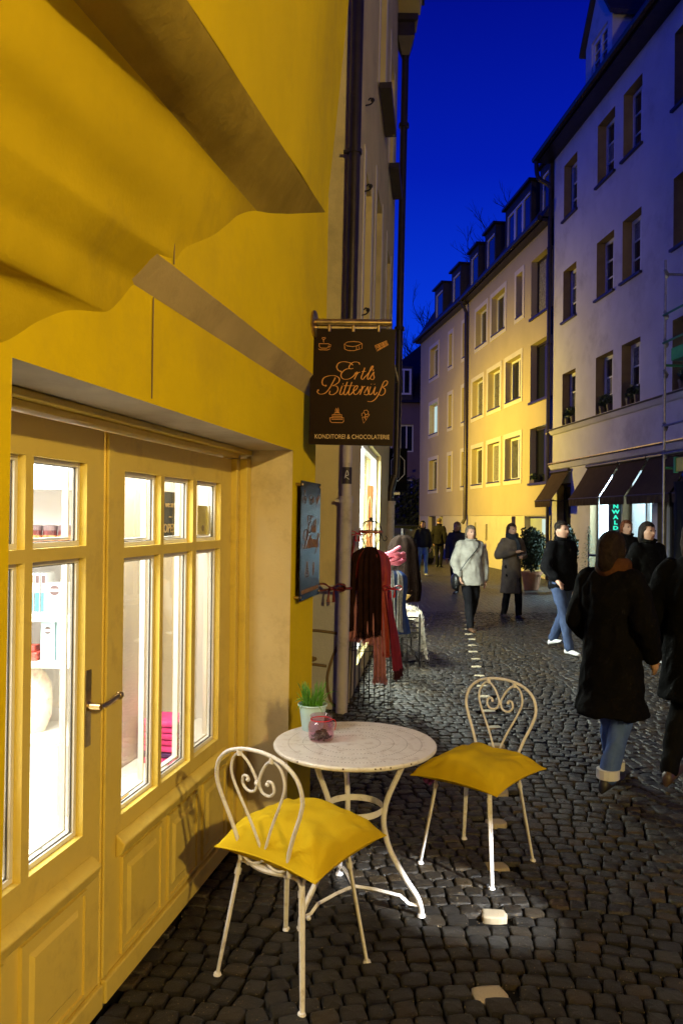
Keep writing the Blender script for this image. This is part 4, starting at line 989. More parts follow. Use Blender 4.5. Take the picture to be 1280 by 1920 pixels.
def sign_face(par, P, w, h, r):
    """P(x,z,o): x across from the left edge, z down from the top edge, o proud of the face"""
    def mp(sx, sy, o):
        left = 145 - 40 * (sy - 405) / 1170
        return P((sx - left) / 827 * w, (sy - 405) / 1175 * h, o)
    a, b = MB(), [MB() for _ in ICONS_AT]
    for st in SCRIPT:
        pts = bez([(x, y, 0) for x, y in st], 5); n = len(pts)
        rr = []
        for i in range(n):
            d = pts[min(i + 1, n - 1)] - pts[max(i - 1, 0)]
            down = abs(d.y) / (d.length + 1e-6)
            rr.append(r * (0.55 + 0.75 * down))
        a.tube([mp(p.x, p.y, 0.0012) for p in pts], rr, 5)
    for x, y in ((428, 840), (205, 1032), (281, 985)): a.ball(mp(x, y, .001), r * 2.0, 8, 4)
    for i, st in enumerate(ICONS): b[sum(i >= q for q in ICONS_AT) - 1].tube([mp(x, y, 0.0012) for x, y in st], r * .72, 5)
    return a, b
def put(mb, name, m, par, **kw): return part(mb, name, m, par, **kw)

hs = thing('hanging_sign', 'dark brown hanging sign with orange script lettering and cake icons on a brass pole', 'sign', (-.18, 4.30, 2.8))
SY = 4.30
SF = lambda x, z, o: (-.177 - .008 * z + x, SY - .006 - o, 2.778 - z)
put(MB().hexa(
    [(-.182, SY - .006, 2.146), (.276, SY - .006, 2.140), (.276, SY + .006, 2.140), (-.182, SY + .006, 2.146), (-.177, SY - .006, 2.778), (.286, SY - .006, 2.778), (.286, SY + .006, 2.778), (-.177, SY + .006, 2.778)]), 'sign_board', M_SIGN, hs)
a, b = sign_face(hs, SF, .463, .632, .0025)
put(a, 'script_lettering', M_GOLD, hs); [put(q, 'confectionery_icon', M_GOLD, hs) for q in b]
me = text_mesh('KONDITOREI & CHOCOLATERIE', .0345, 'lettering', M_CREAMPRINT, bold=-.0002)
o = bpy.data.objects.new('capital_lettering', me); link(o, hs); o.matrix_parent_inverse = world_of(hs).inverted()
o.location = (.053, SY - .0075, 2.188); o.rotation_euler = (PI / 2, 0, 0)
wx = .5 * len(me.vertices) and max(v.co.x for v in me.vertices) - min(v.co.x for v in me.vertices); o.scale = (.405 / wx, 1.0, 1)
put(MB().tube([(-.165, SY, 2.812), (.262, SY, 2.812)], .0205, 16), 'pole', M_BRASS, hs, smooth=True, sharp=50)
q = Vector(WPl(SY, .069, 2.80)); nrm = Vector((.98, -.2, 0))
put(MB().tube([q - nrm * .002, q + nrm * .010, q + nrm * .013], [.072, .072, .066], 28), 'wall_plate', M_BRASS, hs, smooth=True, sharp=30)
for x in (-.075, .055, .193): put(MB().tube([(x, SY - .004, 2.80), (x, SY - .004, 2.762)], .0085, 10).tube([(x, SY - .0101, 2.77), (x, SY - .013, 2.77)], .004, 8), 'hanger', M_BRASS, hs)
put(MB().box(-.16, SY - .002, 2.782, .18, SY + .002, 2.788), 'hanging_rail', M_BRASS, hs)

ws = thing('wall_sign', 'dark glossy sign with faint script fixed on brass spacers to the yellow wall corner', 'sign', WPl(4.43, .04, 1.6))
wa0, wa1 = 4.215, 4.668
put(MB().pbox(WPl, wa0, wa1, .032, .037, 1.298, 1.945), 'sign_board', mat('glossy_brown_enamel', (.010, .008, .009), .2, spec=.10), ws)
WF = lambda x, z, o: WPl(wa0 + x, .037 + o * .6, 1.945 - z)
a, b = sign_face(ws, WF, wa1 - wa0, .647, .0019)
M_PALEG = mat('dull_gold_print', (0.26, 0.14, 0.07), .5)
put(a, 'script_lettering', M_PALEG, ws); [put(q, 'confectionery_icon', M_PALEG, ws) for q in b]
o = bpy.data.objects.new('capital_lettering', me.copy()); o.data.materials[0] = M_PALEG; link(o, ws); o.matrix_parent_inverse = world_of(ws).inverted()
o.location = WPl((wa0 + wa1) / 2, .0385, 1.342); o.rotation_euler = (PI / 2, 0, math.atan2(1, .2)); o.scale = (.40 / wx, 1, 1)
for u in (wa0 + .02, wa1 - .02):
    for z in (1.318, 1.925): put(MB().tube([WPl(u, .001, z), WPl(u, .0318, z)], .009, 10).tube([WPl(u, .0372, z), WPl(u, .041, z)], [.008, .006], 10), 'spacer', M_BRASS, ws)

# ---------------- drainpipes of the grey house
dp = thing('drainpipe', 'drainpipe brown above and pale below at the corner of the grey house', 'drainpipe', (.02, 7.1, 0))
px_ = lambda z: .018 + .0128 * z
put(MB().tube([(px_(2.55), 7.10, 2.55), (px_(10.4), 7.10, 10.4)], .056, 16), 'upper_pipe', M_PIPE, dp, smooth=True, sharp=50)
put(MB().tube([(px_(1.93), 7.10, 1.93), (px_(2.55), 7.10, 2.55)], .043, 16), 'neck_pipe', M_PIPEW, dp, smooth=True, sharp=50)
put(MB().tube([(px_(0), 7.10, -.01), (px_(1.9), 7.10, 1.9), (px_(1.9), 7.10, 1.94)], [.053, .053, .062], 18), 'lower_pipe', M_PIPEW, dp, smooth=True, sharp=50)
for z in (1.90, 2.56, 5.05, 7.8): put(MB().tube([(px_(z), 7.10, z - .02), (px_(z), 7.10, z + .02)], .064 if z < 2.8 else .067, 16).box(px_(z) - .10, 7.09, z - .012, px_(z) - .05, 7.12, z + .012), 'collar', M_PIPE if z > 2 else M_PIPEW, dp)
put(MB().tube([(px_(2.05), 7.10, 2.05), (px_(2.2), 7.10, 2.2)], .0445, 16, cap=False), 'sticker', mat('torn_dark_sticker', (.03, .02, .015), .5), dp)
put(MB().tube(bez([(px_(2.13) - .02, 7.055, 2.10), (px_(2.13), 7.053, 2.17), (px_(2.13) + .012, 7.055, 2.13), (px_(2.13) - .015, 7.055, 2.12), (px_(2.13) + .02, 7.056, 2.09)], 5), .003, 5), 'sticker_mark', M_WHITE, dp)
put(MB().tube([(px_(2.24), 7.10, 2.24), (px_(2.36), 7.10, 2.36)], .0446, 16, cap=False), 'sticker', mat('pale_sticker', (.55, .48, .4), .5), dp)
d2 = thing('drainpipe', 'long black drainpipe with a hopper head at the far end of the grey house', 'drainpipe', G2(13.15, .1, 0))
put(MB().tube(bez([G2(13.15, .13, 9.5), G2(13.15, .13, 6), G2(13.15, .13, 2.75), G2(13.15, .10, 2.45), G2(13.15, .045, 2.2), G2(13.15, .04, 2.0)], 8), .058, 12), 'upper_pipe', M_PIPE, d2, smooth=True, sharp=60)
put(MB().tube([G2(13.15, .045, 2.0), G2(13.15, .045, 0)], .072, 12), 'lower_pipe', M_PIPEW, d2, smooth=True, sharp=60)
for z in (2.0, 4.9, 8.3): put(MB().tube([G2(13.15, .13 if z > 3 else .045, z - .03), G2(13.15, .13 if z > 3 else .045, z + .03)], .085, 12), 'collar', M_PIPE if z > 3 else M_PIPEW, d2)
hx_ = G2(13.15, .13, 9.45)
put(MB().add([(hx_[0] + a * s_, hx_[1] + b * s_, hx_[2] + z) for s_, z in ((.06, 0), (.14, .28), (.14, .50), (.19, .52), (.19, .62)) for a, b in ((-1, -1), (1, -1), (1, 1), (-1, 1))],
    [(k * 4 + i, k * 4 + (i + 1) % 4, k * 4 + 4 + (i + 1) % 4, k * 4 + 4 + i) for k in range(4) for i in range(4)] + [(16, 17, 18, 19)]), 'hopper_head', M_PIPE, d2)
# small iron hooks and a cable eye on the grey house
for z in (3.78, 5.0, 5.85):
    t = thing('wall_hook', {3.78: 'lowest small iron hook on the grey house just above the hanging sign', 5.0: 'middle small iron hook beside the brown drainpipe', 5.85: 'topmost small iron hook beside the brown drainpipe'}[z], 'hook', G2(7.75, 0, z), 0, 'iron hooks on the grey house')
    put(MB().tube(bez([G2(7.75, 0, z - .04), G2(7.75, .05, z - .03), G2(7.75, .075, z), G2(7.75, .05, z + .03), G2(7.75, .03, z + .01)], 5), .008, 6).ball(G2(7.75, .07, z + .01), .022, 8, 5), 'hook', M_IRON, t)
hexs = thing('hexagon_sign', 'black square sign with white hexagon outline projecting past the far drainpipe', 'sign', (1.1, 13.6, 2.6))
put(MB().box(.80, 13.58, 2.22, 1.12, 13.62, 2.95), 'sign_board', mat('black_sign_face', (.006, .006, .007), .9, spec=0.0), hexs)
put(MB().tube([(.96 + .13 * math.cos(PI / 6 + k * PI / 3), 13.577, 2.62 + .24 * math.sin(PI / 6 + k * PI / 3)) for k in range(6)], .007, 5, closed=True), 'hexagon_outline', M_WHITE, hexs)
me2 = text_mesh('AD', .16, 'lettering', M_WHITE); o = bpy.data.objects.new('lettering', me2); link(o, hexs); o.matrix_parent_inverse = world_of(hexs).inverted(); o.location = (.93, 13.577, 2.85); o.rotation_euler = (PI / 2, 0, 0); o.scale = (.6, 1, 1)
put(MB().box(.70, 13.59, 2.15, 1.0, 13.61, 2.19), 'bracket', M_GALV, hexs)
vs_ = thing('vertical_shop_sign', 'narrow orange upright sign beside the lit window of the grey house', 'sign', G2(8.6, .2, 1.9))
put(MB().pbox(G2, 8.62, 8.645, .03, .10, 1.42, 2.10), 'sign_board', mat('orange_sign', (.45, .17, .05), .5), vs_)
put(MB().tube([(lambda p: (p[0], p[1] - .004, p[2]))(G2(8.615, .065 + .022 * math.cos(k * PI / 12), 1.76 + .22 * math.sin(k * PI / 12))) for k in range(24)], .006, 5, closed=True), 'ring_mark', M_CREAMPRINT, vs_)

# wall lantern that lights the beige house (hidden behind the grey house from the photograph's spot)
wl_ = thing('wall_lantern', 'small lantern on a post lighting the beige house', 'lamp', (LAMP_FAR.x, LAMP_FAR.y, 0))
M_LANT = mat('lantern_glow', (.2, .15, .05), .5, emit=(1, .55, .1), estr=6)
def lantern(t, L, h):
    put(MB().tube([(L.x, L.y, 0), (L.x, L.y, h - .45)], [.06, .04], 10), 'post', M_IRON, t)
    for a in range(4):
        c, s_ = math.cos(a * PI / 2 + PI / 4), math.sin(a * PI / 2 + PI / 4)
        put(MB().tube([(L.x + .10 * c, L.y + .10 * s_, h - .42), (L.x + .22 * c, L.y + .22 * s_, h + .2)], .010, 5), 'lantern_bar', M_IRON, t)
    put(MB().lathe([(.12, -.44), (.11, -.40)], 4, (L.x, L.y, h)), 'lantern_base', M_IRON, t)
    put(MB().lathe([(.33, .2), (.05, .42), (.01, .5)], 8, (L.x, L.y, h)), 'lantern_roof', M_IRON, t)
lantern(wl_, LAMP_FAR, LAMP_FAR.z)

# ================================================================== TABLE, CHAIRS, THINGS ON THE TABLE
TX, TY, TZ = .072, 3.575, .735
tb = thing('bistro_table', 'round white enamelled bistro table with three curved legs on the cobbles', 'table', (TX, TY, 0))
tp_ = MB().lathe([(.10, .727), (.352, .727), (.352, .716), (.360, .714), (.366, .720), (.367, .728), (.363, .734), (.352, .7345), (.30, .7335), (.02, .7335), (.0001, .7335)], 72)
top = tp_.build('table_top', M_CHAIR, tb, smooth=True, sharp=35)
pf = MB()
for rr_, n in ((.115, 46), (.175, 70), (.235, 96), (.30, 124)):
    for k in range(n):
        a = 2 * PI * k / n
        if int(k / 2) % 13 == 12: continue
        pf.lathe([(.0028, .7338), (.0001, .7339)], 6, (rr_ * math.cos(a), rr_ * math.sin(a), 0), cap=False)
pp = pf.build('perforation', mat('dark_perforation', (.09, .07, .06), .8), tb); tag(pp, kind='stuff')
cp = MB()
for a in (-1.36, -1.30, -1.18, -1.72, -2.3, -.9): cp.ball((.3665 * math.cos(a), .3665 * math.sin(a), .727), .0042, 6, 4, sz=.9)
cp.build('chipped_spot', mat('rust_chip', (.06, .03, .015), .8), tb)
angs = [math.radians(-17.5), math.radians(102), math.radians(223)]
LEG = [(.243, .716), (.215, .64), (.162, .52), (.141, .445), (.139, .37), (.168, .27), (.235, .16), (.290, .085), (.309, .035), (.311, .0)]
for a in angs:
    c, s_ = math.cos(a), math.sin(a)
    lg = MB().tube([(p.x * c, p.x * s_, p.z) for p in bez([(r, 0, z) for r, z in LEG], 6)], .0125, 10).tube([(.311 * c, .311 * s_, 0), (.311 * c, .311 * s_, .012)], [.020, .016], 10)
    lo = lg.build('leg', M_CHAIR, tb, smooth=True, sharp=60)
    MB().ball((.135 * c, .135 * s_, .443), .010, 8, 6).build('bolt', M_CHAIR, lo, smooth=True)
    MB().tube([(0.0, 0, .085), (.10 * c, .10 * s_, .085), (.215 * c, .215 * s_, .075), (.255 * c, .255 * s_, .045), (.300 * c, .300 * s_, .045)], .0095, 4).ball((.292 * c - .03 * s_, .292 * s_ + .03 * c, .052), .011, 8, 6).build('stretcher', M_CHAIR, lo)
rg = MB(); n = 48
vs = []; 
for r, z in ((.126, .428), (.1265, .456), (.130, .456), (.130, .428)):
    vs.append([(r * math.cos(2 * PI * k / n), r * math.sin(2 * PI * k / n), z) for k in range(n)])
rg.grid(vs + [vs[0]], closed=True); rg.build('ring', M_CHAIR, tb, smooth=True, sharp=40)
MB().tube([(.24 * math.cos(a), .24 * math.sin(a), .7185) for a in [k * 2 * PI / 40 for k in range(40)]], .007, 6, closed=True).build('under_ring', M_CHAIR, tb)

def chair(loc, rz, label):
    t = thing('bistro_chair', label, 'chair', (*loc, 0), rz, 'bistro chairs at the table')
    lean = lambda z: -.178 - .13 * max(0, z - .46)
    outer = [(-.118, .452), (-.122, .52), (-.150, .60), (-.194, .70), (-.208, .76), (-.190, .825), (-.138, .870), (-.066, .892)]
    outer = outer + [(0, .897)] + [(-x, z) for x, z in outer[::-1]]
    MB().tube(bez([(x, lean(z), z) for x, z in outer], 6), .0078, 10).build('back_loop', M_CHAIR, t, smooth=True)
    for s_ in (-1, 1):
        inner = [(.003, .492), (.014, .53), (.052, .62), (.108, .73), (.129, .79), (.117, .845), (.082, .872), (.044, .850), (.016, .808), (.005, .775), (.020, .742), (.052, .736), (.076, .758), (.070, .788), (.050, .790), (.046, .776)]
        m_ = MB().tube(bez([(s_ * x, lean(z) + .002, z) for x, z in inner], 6), .0055, 8)
        m_.ball((s_ * .047, lean(.779), .779), .0085, 8, 6)
        io = m_.build('back_scroll', M_CHAIR, t, smooth=True)
        low = [(.003, .495), (.022, .468), (.060, .455), (.098, .468), (.105, .498), (.085, .512), (.078, .500)]
        MB().tube(bez([(s_ * x, lean(z) + .001, z) for x, z in low], 6), .0055, 8).ball((s_ * .080, lean(.503), .503), .0085, 8, 6).build('seat_scroll', M_CHAIR, t, smooth=True)
        MB().tube([(s_ * .076, lean(.877), .866), (s_ * .082, lean(.877), .892)], .0105, 8).build('clamp', M_CHAIR, io)
    MB().tube([(0, lean(.49), .480), (0, lean(.50), .508)], .011, 8).tube([(-.006, lean(.775), .775), (.006, lean(.775), .775)], .011, 8).build('collar', M_CHAIR, t)
    MB().lathe([(.0001, .455), (.172, .455), (.186, .452), (.190, .445), (.186, .436), (.175, .434), (.0001, .436)], 44).build('seat', M_CHAIR, t, smooth=True, sharp=40)
    for sx in (-1, 1):
        for sy in (-1, 1):
            m_ = MB()
            hx_, hy_ = sx * .150, sy * .150; fx, fy = sx * .205, sy * .205
            ux, uy = sx * .060, sy * .178
            m_.tube(bez([(sx * .085, sy * .165, .440), (sx * .128, sy * .152, .437), (hx_, hy_, .415), (sx * .157, sy * .157, .35), (fx, fy, .004)], 6), .0070, 8)
            m_.tube(bez([(sx * .165, sy * .085, .440), (sx * .155, sy * .125, .437), (sx * .159, sy * .144, .415), (sx * .166, sy * .151, .35), (fx + sx * .004, fy - sy * .004, .004)], 6), .0065, 8)
            m_.tube([(sx * .153, sy * .149, .400), (sx * .157, sy * .152, .378)], .0125, 8)
            m_.tube([(fx, fy, 0), (fx, fy, .010)], [.0165, .013], 10)
            m_.build('leg', M_CHAIR, t, smooth=True, sharp=60)
    return t
chair((-.168, 3.07), -.624, 'white scroll backed bistro chair nearest the shop door with its back to us')
chair((.708, 4.035), 2.425, 'white scroll backed bistro chair on the lane side of the table')

def cushion(loc, rz, size, th, label, seed, tilt=(0, 0)):
    t = thing('seat_cushion', label, 'cushion', loc, rz, 'mustard cushions on the chairs'); t.rotation_euler = (tilt[0], tilt[1], rz)
    n = 40; top_, bot = [], []
    for j in range(n + 1):
        a, b = [], []
        for i in range(n + 1):
            u, v = -1 + 2 * i / n, -1 + 2 * j / n
            edge = (1 - abs(u) ** 3.2) ** .6 * (1 - abs(v) ** 3.2) ** .6 if abs(u) < 1 and abs(v) < 1 else 0
            pin = 1 - .055 * (1 - u * u) - .0, 1 - .055 * (1 - v * v)
            x = u * size / 2 * (1 - .03 * (1 - v * v)); y = v * size / 2 * (1 - .03 * (1 - u * u))
            wr = mnoise.noise((u * 1.6 + seed, v * 1.6, seed)) * .020 + mnoise.noise((u * 3.7 + seed, v * 3.1, seed)) * .008
            # creases that run in from the corners and along the seam
            cr = 0
            for cx, cy in ((1, 1), (1, -1), (-1, 1), (-1, -1)):
                d = math.hypot(u - cx, v - cy); ang = math.atan2(v - cy, u - cx)
                cr += .0095 * math.exp(-(d / .75) ** 2) * math.sin(ang * 11 + seed) * min(1, d * 3)
            cr += .0050 * math.sin(u * 19 + seed * 3 + 3 * v) * (abs(v) ** 5) + .0050 * math.sin(v * 19 + seed) * (abs(u) ** 5)
            sag = -.018 * (abs(u) * abs(v)) ** 2
            zt = th * .62 * edge + (wr + cr) * min(1, edge * 1.6) + sag; zb = -th * .38 * edge + sag
            a.append((x, y, zt)); b.append((x, y, min(zb, zt - .001)))
        top_.append(a); bot.append(b)
    MB().grid(top_).grid(bot).build('cover', M_CUSH, t, smooth=True, sharp=80)
    seam = [top_[0][i] for i in range(n + 1)] + [top_[j][n] for j in range(1, n + 1)] + [top_[n][i] for i in range(n - 1, -1, -1)] + [top_[j][0] for j in range(n - 1, 0, -1)]
    MB().tube(seam, .0032, 6, closed=True).build('piping', M_CUSH, t, smooth=True)
    return t
cushion((-.140, 3.09, .503), -.60, .475, .17, 'mustard yellow cushion on the near chair', 1.3, (.03, .03))
cushion((.705, 3.995, .490), 2.42, .490, .13, 'flatter mustard yellow cushion on the chair by the lane', 4.1, (-.03, .02))
o = MB().tube(bez([(.50, 3.99, .47), (.46, 3.98, .452), (.435, 3.985, .432), (.47, 3.99, .42)], 4), [.012] * 13, 6).tube(bez([(.50, 3.99, .465), (.475, 3.97, .44), (.455, 3.975, .415)], 4), .008, 6).build('ribbon', mat('purple_ribbon', (.14, .02, .13), .7), smooth=True)
tag(o, 'purple ribbon tie hanging under the cushion by the lane', 'ribbon')

# pot of chives, pink glass jar
PX, PY = -.128, 3.78
pt = thing('chive_pot', 'pale blue tin pot of green chives standing on the table', 'plant pot', (PX, PY, TZ))
MB().lathe([(.0001, .0), (.048, .0), (.050, .004), (.064, .112), (.070, .115), (.072, .120), (.069, .124), (.063, .121), (.058, .10), (.0001, .10)], 32).build('pot', mat('pale_blue_tin', (.45, .66, .68), .4, var=.05, vscale=20), pt, smooth=True, sharp=50)
MB().lathe([(.0001, .108), (.03, .107), (.058, .102)], 16, cap=False).build('soil', mat('soil', (.03, .02, .012), .9, bump=1, bscale=150), pt)
r_ = random.Random(8); cv = MB()
for k in range(120):
    a = r_.uniform(0, 2 * PI); rr_ = .048 * math.sqrt(r_.random()); L = r_.uniform(.05, .135); ln = r_.uniform(.0, .045) if k % 9 else r_.uniform(.06, .10)
    d = a + r_.uniform(-.7, .7); base = Vector((rr_ * math.cos(a), rr_ * math.sin(a), .10))
    drop = 0 if k % 9 else r_.uniform(.05, .11)
    pts = [base + Vector((math.cos(d), math.sin(d), 0)) * (ln * f * f * (1 if k % 9 else 1.1)) + Vector((0, 0, L * f - drop * f ** 3)) for f in (0, .3, .6, .85, 1)]
    cv.tube(pts, [.0021, .0021, .0019, .0014, .0004], 5)
cv.build('chives', mat('chive_green', (.085, .26, .02), .4, var=.35, vscale=25), pt, smooth=True)
jr = thing('glass_jar', 'ribbed pink glass jar part filled with coffee beans on the table', 'jar', (-.082, 3.605, TZ))
n = 60; rows2 = []
for r, z in ((.044, .0), (.054, .004), (.058, .02), (.058, .068), (.054, .082), (.047, .090), (.045, .098), (.050, .104), (.052, .110), (.050, .114), (.046, .112), (.042, .098), (.044, .090), (.051, .080), (.0545, .066), (.0545, .018), (.045, .006)):
    rib = .0011 if .015 < z < .085 else 0
    rows2.append([((r + rib * math.cos(k * 20 * 2 * PI / n)) * math.cos(2 * PI * k / n), (r + rib * math.cos(k * 20 * 2 * PI / n)) * math.sin(2 * PI * k / n), z) for k in range(n)])
jm = MB().grid(rows2, closed=True); jm.f.append(tuple(range(n - 1, -1, -1))); b0 = 16 * n; jm.f.append(tuple(b0 + k for k in range(n)))
jm.build('jar_glass', glass_mat('pink_glass', (.95, .80, .86), 1.0), jr, smooth=True, sharp=50)
bn = MB()
for k in range(150):
    a = r_.uniform(0, 2 * PI); z = .008 + .034 * r_.random(); rr_ = .048 * math.sqrt(r_.random()) * (1 if z < .025 else .6)
    bn.ball((rr_ * math.cos(a), rr_ * math.sin(a), z), .0058, 6, 4, r_.uniform(.7, 1.3), r_.uniform(.7, 1.3), .75)
bo = bn.build('coffee_beans', mat('roast_coffee', (.035, .018, .01), .35), jr, smooth=True); tag(bo, kind='stuff')
MB().tube([(.0475 * math.cos(k * PI / 16), .0475 * math.sin(k * PI / 16), .094) for k in range(32)], .0028, 6, closed=True).tube(bez([(.0475, 0, .094), (.062, .005, .088), (.066, .0, .068), (.060, -.006, .045)], 5), .0018, 5).build('red_string', mat('red_string', (.55, .03, .05), .6), jr)

# ================================================================== GOODS INSIDE THE SHOP
sh = thing('shop_shelf', 'white shelf unit with goods behind the left door pane', 'shelf', (-1.75, 4.3, 0))
SHX0, SHX1 = -2.55, -1.12
for z in (.60, .985, 1.225, 1.565): put(MB().box(SHX0, 4.08, z - .03, SHX1, 4.40, z), 'shelf_board', M_WHITE, sh)
put(MB().box(SHX0, 4.402, .02, SHX1, 4.42, 2.1), 'back_board', M_ROOM, sh)
put(MB().box(SHX0, 4.05, 1.88, SHX1, 4.40, 2.08), 'fascia', M_WHITE, sh); put(MB().box(SHX0, 4.10, .02, SHX1, 4.13, .568), 'plinth_front', M_WHITE, sh)
for x in (SHX0 - .03, SHX1 + .001, -1.38): put(MB().box(x, 4.085 if x == -1.38 else 4.06, .02, x + .025, 4.401, 1.87), 'side_board', M_WHITE, sh) if x != -1.38 else None
M_TIN = mat('dark_red_tin', (.10, .02, .02), .3, var=.5, vscale=30); M_TINL = mat('tin_label', (.42, .16, .05), .4, var=.6, vscale=40)
M_TEAL = mat('teal_print', (.08, .30, .36), .5, var=.3, vscale=30); M_BOX = mat('white_carton', (.8, .82, .82), .5); M_PB = mat('pale_blue_carton', (.50, .72, .76), .5); M_DK = mat('dark_print', (.12, .08, .08), .5)
for i, x in enumerate((-1.80, -1.70, -1.615, -1.535, -1.455)):
    t = thing('tea_tin', 'dark red tin with a label on the upper shelf, ' + ('hidden half behind the muntin', 'second from the left', 'middle of the row', 'second from the right', 'rightmost of the row')[i], 'tin', (x, 4.17, 1.565), 0, 'dark tins on the upper shelf')
    put(MB().lathe([(.036, 0), (.037, .005), (.037, .10), (.034, .105)], 18, (x, 4.17, 1.5655)), 'tin', M_TIN, t); put(MB().lathe([(.0378, .10), (.0378, .125), (.02, .128)], 18, (x, 4.17, 1.5655)), 'lid', M_DK, t); put(MB().lathe([(.0376, .02), (.0376, .075)], 18, (x, 4.17, 1.5655), cap=False), 'tin_label', M_TINL, t)
for i in range(4):
    x = -1.66 + i * .032
    t = thing('slim_packet', ('first', 'second', 'third', 'fourth')[i] + ' slim white packet in the row standing beside the white carton', 'packet', (x, 4.2, 1.225), 0, 'slim packets on the shelf')
    put(MB().box(x, 4.13, 1.2255, x + .024, 4.26, 1.44), 'packet', M_BOX, t); put(MB().box(x + .001, 4.128, 1.24, x + .023, 4.1295, 1.34), 'print', M_TEAL, t); put(MB().box(x + .003, 4.128, 1.39, x + .021, 4.1295, 1.43), 'print', M_DK, t)
def carton(x0, x1, z0, h, m, lab, name='carton', yy=4.12):
    t = thing(name, lab, 'box', ((x0 + x1) / 2, yy, z0))
    put(MB().box(x0, yy, z0 + .0005, x1, yy + .12, z0 + h), 'box', m, t, bevel=.003)
    c = (x0 + x1) / 2; s_ = (x1 - x0) * .24
    put(MB().tube([(c, yy - .0005, z0 + h * .78), (c, yy - .002, z0 + h * .78)], s_, 18), 'round_mark', M_DK, t)
    put(MB().box(c - s_ * 1.05, yy - .0035, z0 + h * .78 - .007, c + s_ * 1.05, yy - .0022, z0 + h * .78 + .007), 'mark_band', M_BOX, t)
    put(MB().box(x0 + .004, yy - .0015, z0 + .01, x1 - .004, yy - .0005, z0 + h * .40), 'lower_print', M_BOX if m is M_PB else M_PB, t)
carton(-1.545, -1.435, 1.225, .165, M_BOX, 'white carton with a dark round mark on the middle shelf')
carton(-1.560, -1.485, .985, .205, M_PB, 'pale blue box with a round mark standing on the lower shelf'); carton(-1.478, -1.40, .985, .205, M_PB, 'pale blue box half hidden by the door frame on the lower shelf')
carton(-1.83, -1.745, 1.225, .26, mat('deep_blue_carton', (.05, .13, .35), .5, var=.4, vscale=20), 'deep blue patterned box at the left of the middle shelf')
t = thing('red_packet', 'red and white printed packet lying on the lower shelf', 'packet', (-1.62, 4.16, .985)); put(MB().box(-1.70, 4.11, .9855, -1.575, 4.22, 1.03).box(-1.69, 4.12, 1.0305, -1.59, 4.2, 1.062), 'packet', mat('red_print', (.5, .08, .06), .5, var=.7, vscale=35), t, bevel=.006)
t = thing('cloth_bag', 'pale patterned cloth bag sitting on the wide shelf', 'bag', (-1.66, 4.2, .6))
bg_ = []
for z, w, d_ in ((0, .12, .07), (.08, .15, .09), (.17, .155, .09), (.25, .15, .07), (.31, .12, .045), (.35, .06, .02)):
    bg_.append([(-1.68 + w * math.cos(2 * PI * k / 28) * (1 + .03 * math.sin(k * 3)), 4.2 + d_ * math.sin(2 * PI * k / 28), .6008 + z) for k in range(28)])
put(MB().grid(bg_, closed=True), 'bag', mat('patterned_cloth', (.72, .66, .52), .8, var=.1, vscale=9, dirt=(.6, .12, .15), dscale=14, damt=.8), t, smooth=True)
# goods on the display sill behind the right leaf
t = thing('folded_cloth_stack', 'stack of folded pink cloths on the display sill', 'cloth', DP(3.68, -.2, .585)); M_PINK = mat('pink_cloth', (.72, .05, .22), .8, var=.15, vscale=12)
for k in range(7): put(MB().pbox(DP, 3.66 + .006 * (k % 2), 3.85 - .005 * (k % 3), -.28, -.10 - .004 * (k % 2), .5855 + k * .029 + (.03 if k > 0 else 0) * 0, .5855 + k * .029 + .0265), 'folded_cloth', M_PINK if k != 1 else mat('purple_cloth', (.10, .03, .12), .8), t, bevel=.010)
t = thing('gift_box', 'grey box with printed card leaning behind the left column of the right leaf', 'box', DP(3.18, -.2, .585)); put(MB().pbox(DP, 3.0, 3.22, -.30, -.20, .5855, .86), 'box', mat('grey_print_box', (.42, .40, .42), .6, var=.2, vscale=14), t, bevel=.004)
put(MB().pbox(DP, 3.02, 3.16, -.199, -.196, .80, .90), 'card', mat('yellow_card', (.62, .5, .2), .6, dirt=(.1, .08, .05), dscale=60, damt=.7), t)
t = thing('orange_packet', 'orange packet lying on the display sill', 'packet', DP(3.1, -.1, .585)); put(MB().pbox(DP, 2.98, 3.20, -.19, -.09, .5855, .625), 'packet', mat('orange_wrap', (.75, .33, .05), .5, var=.3, vscale=15), t, bevel=.012)
t = thing('open_sign', 'small slate OPEN sign hanging by a string inside the right leaf', 'sign', DP(3.36, -.12, 1.7))
put(MB().pbox(DP, 3.51, 3.70, -.125, -.118, 1.655, 1.86), 'slate', mat('slate_board', (.035, .037, .04), .6), t, bevel=.004)
put(MB().tube([DP(3.53, -.12, 1.86), DP(3.605, -.12, 1.99), DP(3.68, -.12, 1.86)], .0012, 4), 'string', M_IRON, t)
for s_, z, size in (('OPEN', 1.690, .058), ('we are', 1.80, .04), ('~', 1.745, .05)):
    me3 = text_mesh(s_, size, 'lettering', M_CREAMPRINT); o = bpy.data.objects.new('lettering', me3); link(o, t); o.matrix_parent_inverse = world_of(t).inverted(); o.location = DP(3.612, -.1165, z); o.rotation_euler = (PI / 2, 0, math.atan2(1, .2)); o.scale = (1.0, 1, 1)
t = thing('notice_cards', 'yellow notice card with smaller cards taped inside the right pane', 'notice', DP(3.75, -.06, 1.7))
put(MB().pbox(DP, 3.80, 3.93, -.062, -.060, 1.655, 1.80), 'card', mat('yellow_notice', (.55, .45, .12), .6), t); put(MB().pbox(DP, 3.935, 3.97, -.062, -.060, 1.66, 1.80), 'card', M_DK, t); put(MB().tube([DP(3.87, -.0598, 1.69), DP(3.87, -.0592, 1.69)], .016, 14), 'round_mark', M_DK, t)
t = thing('gingerbread_disc', 'round peach and red disc hanging inside at the picture edge', 'decoration', DP(2.17, .0, .78))
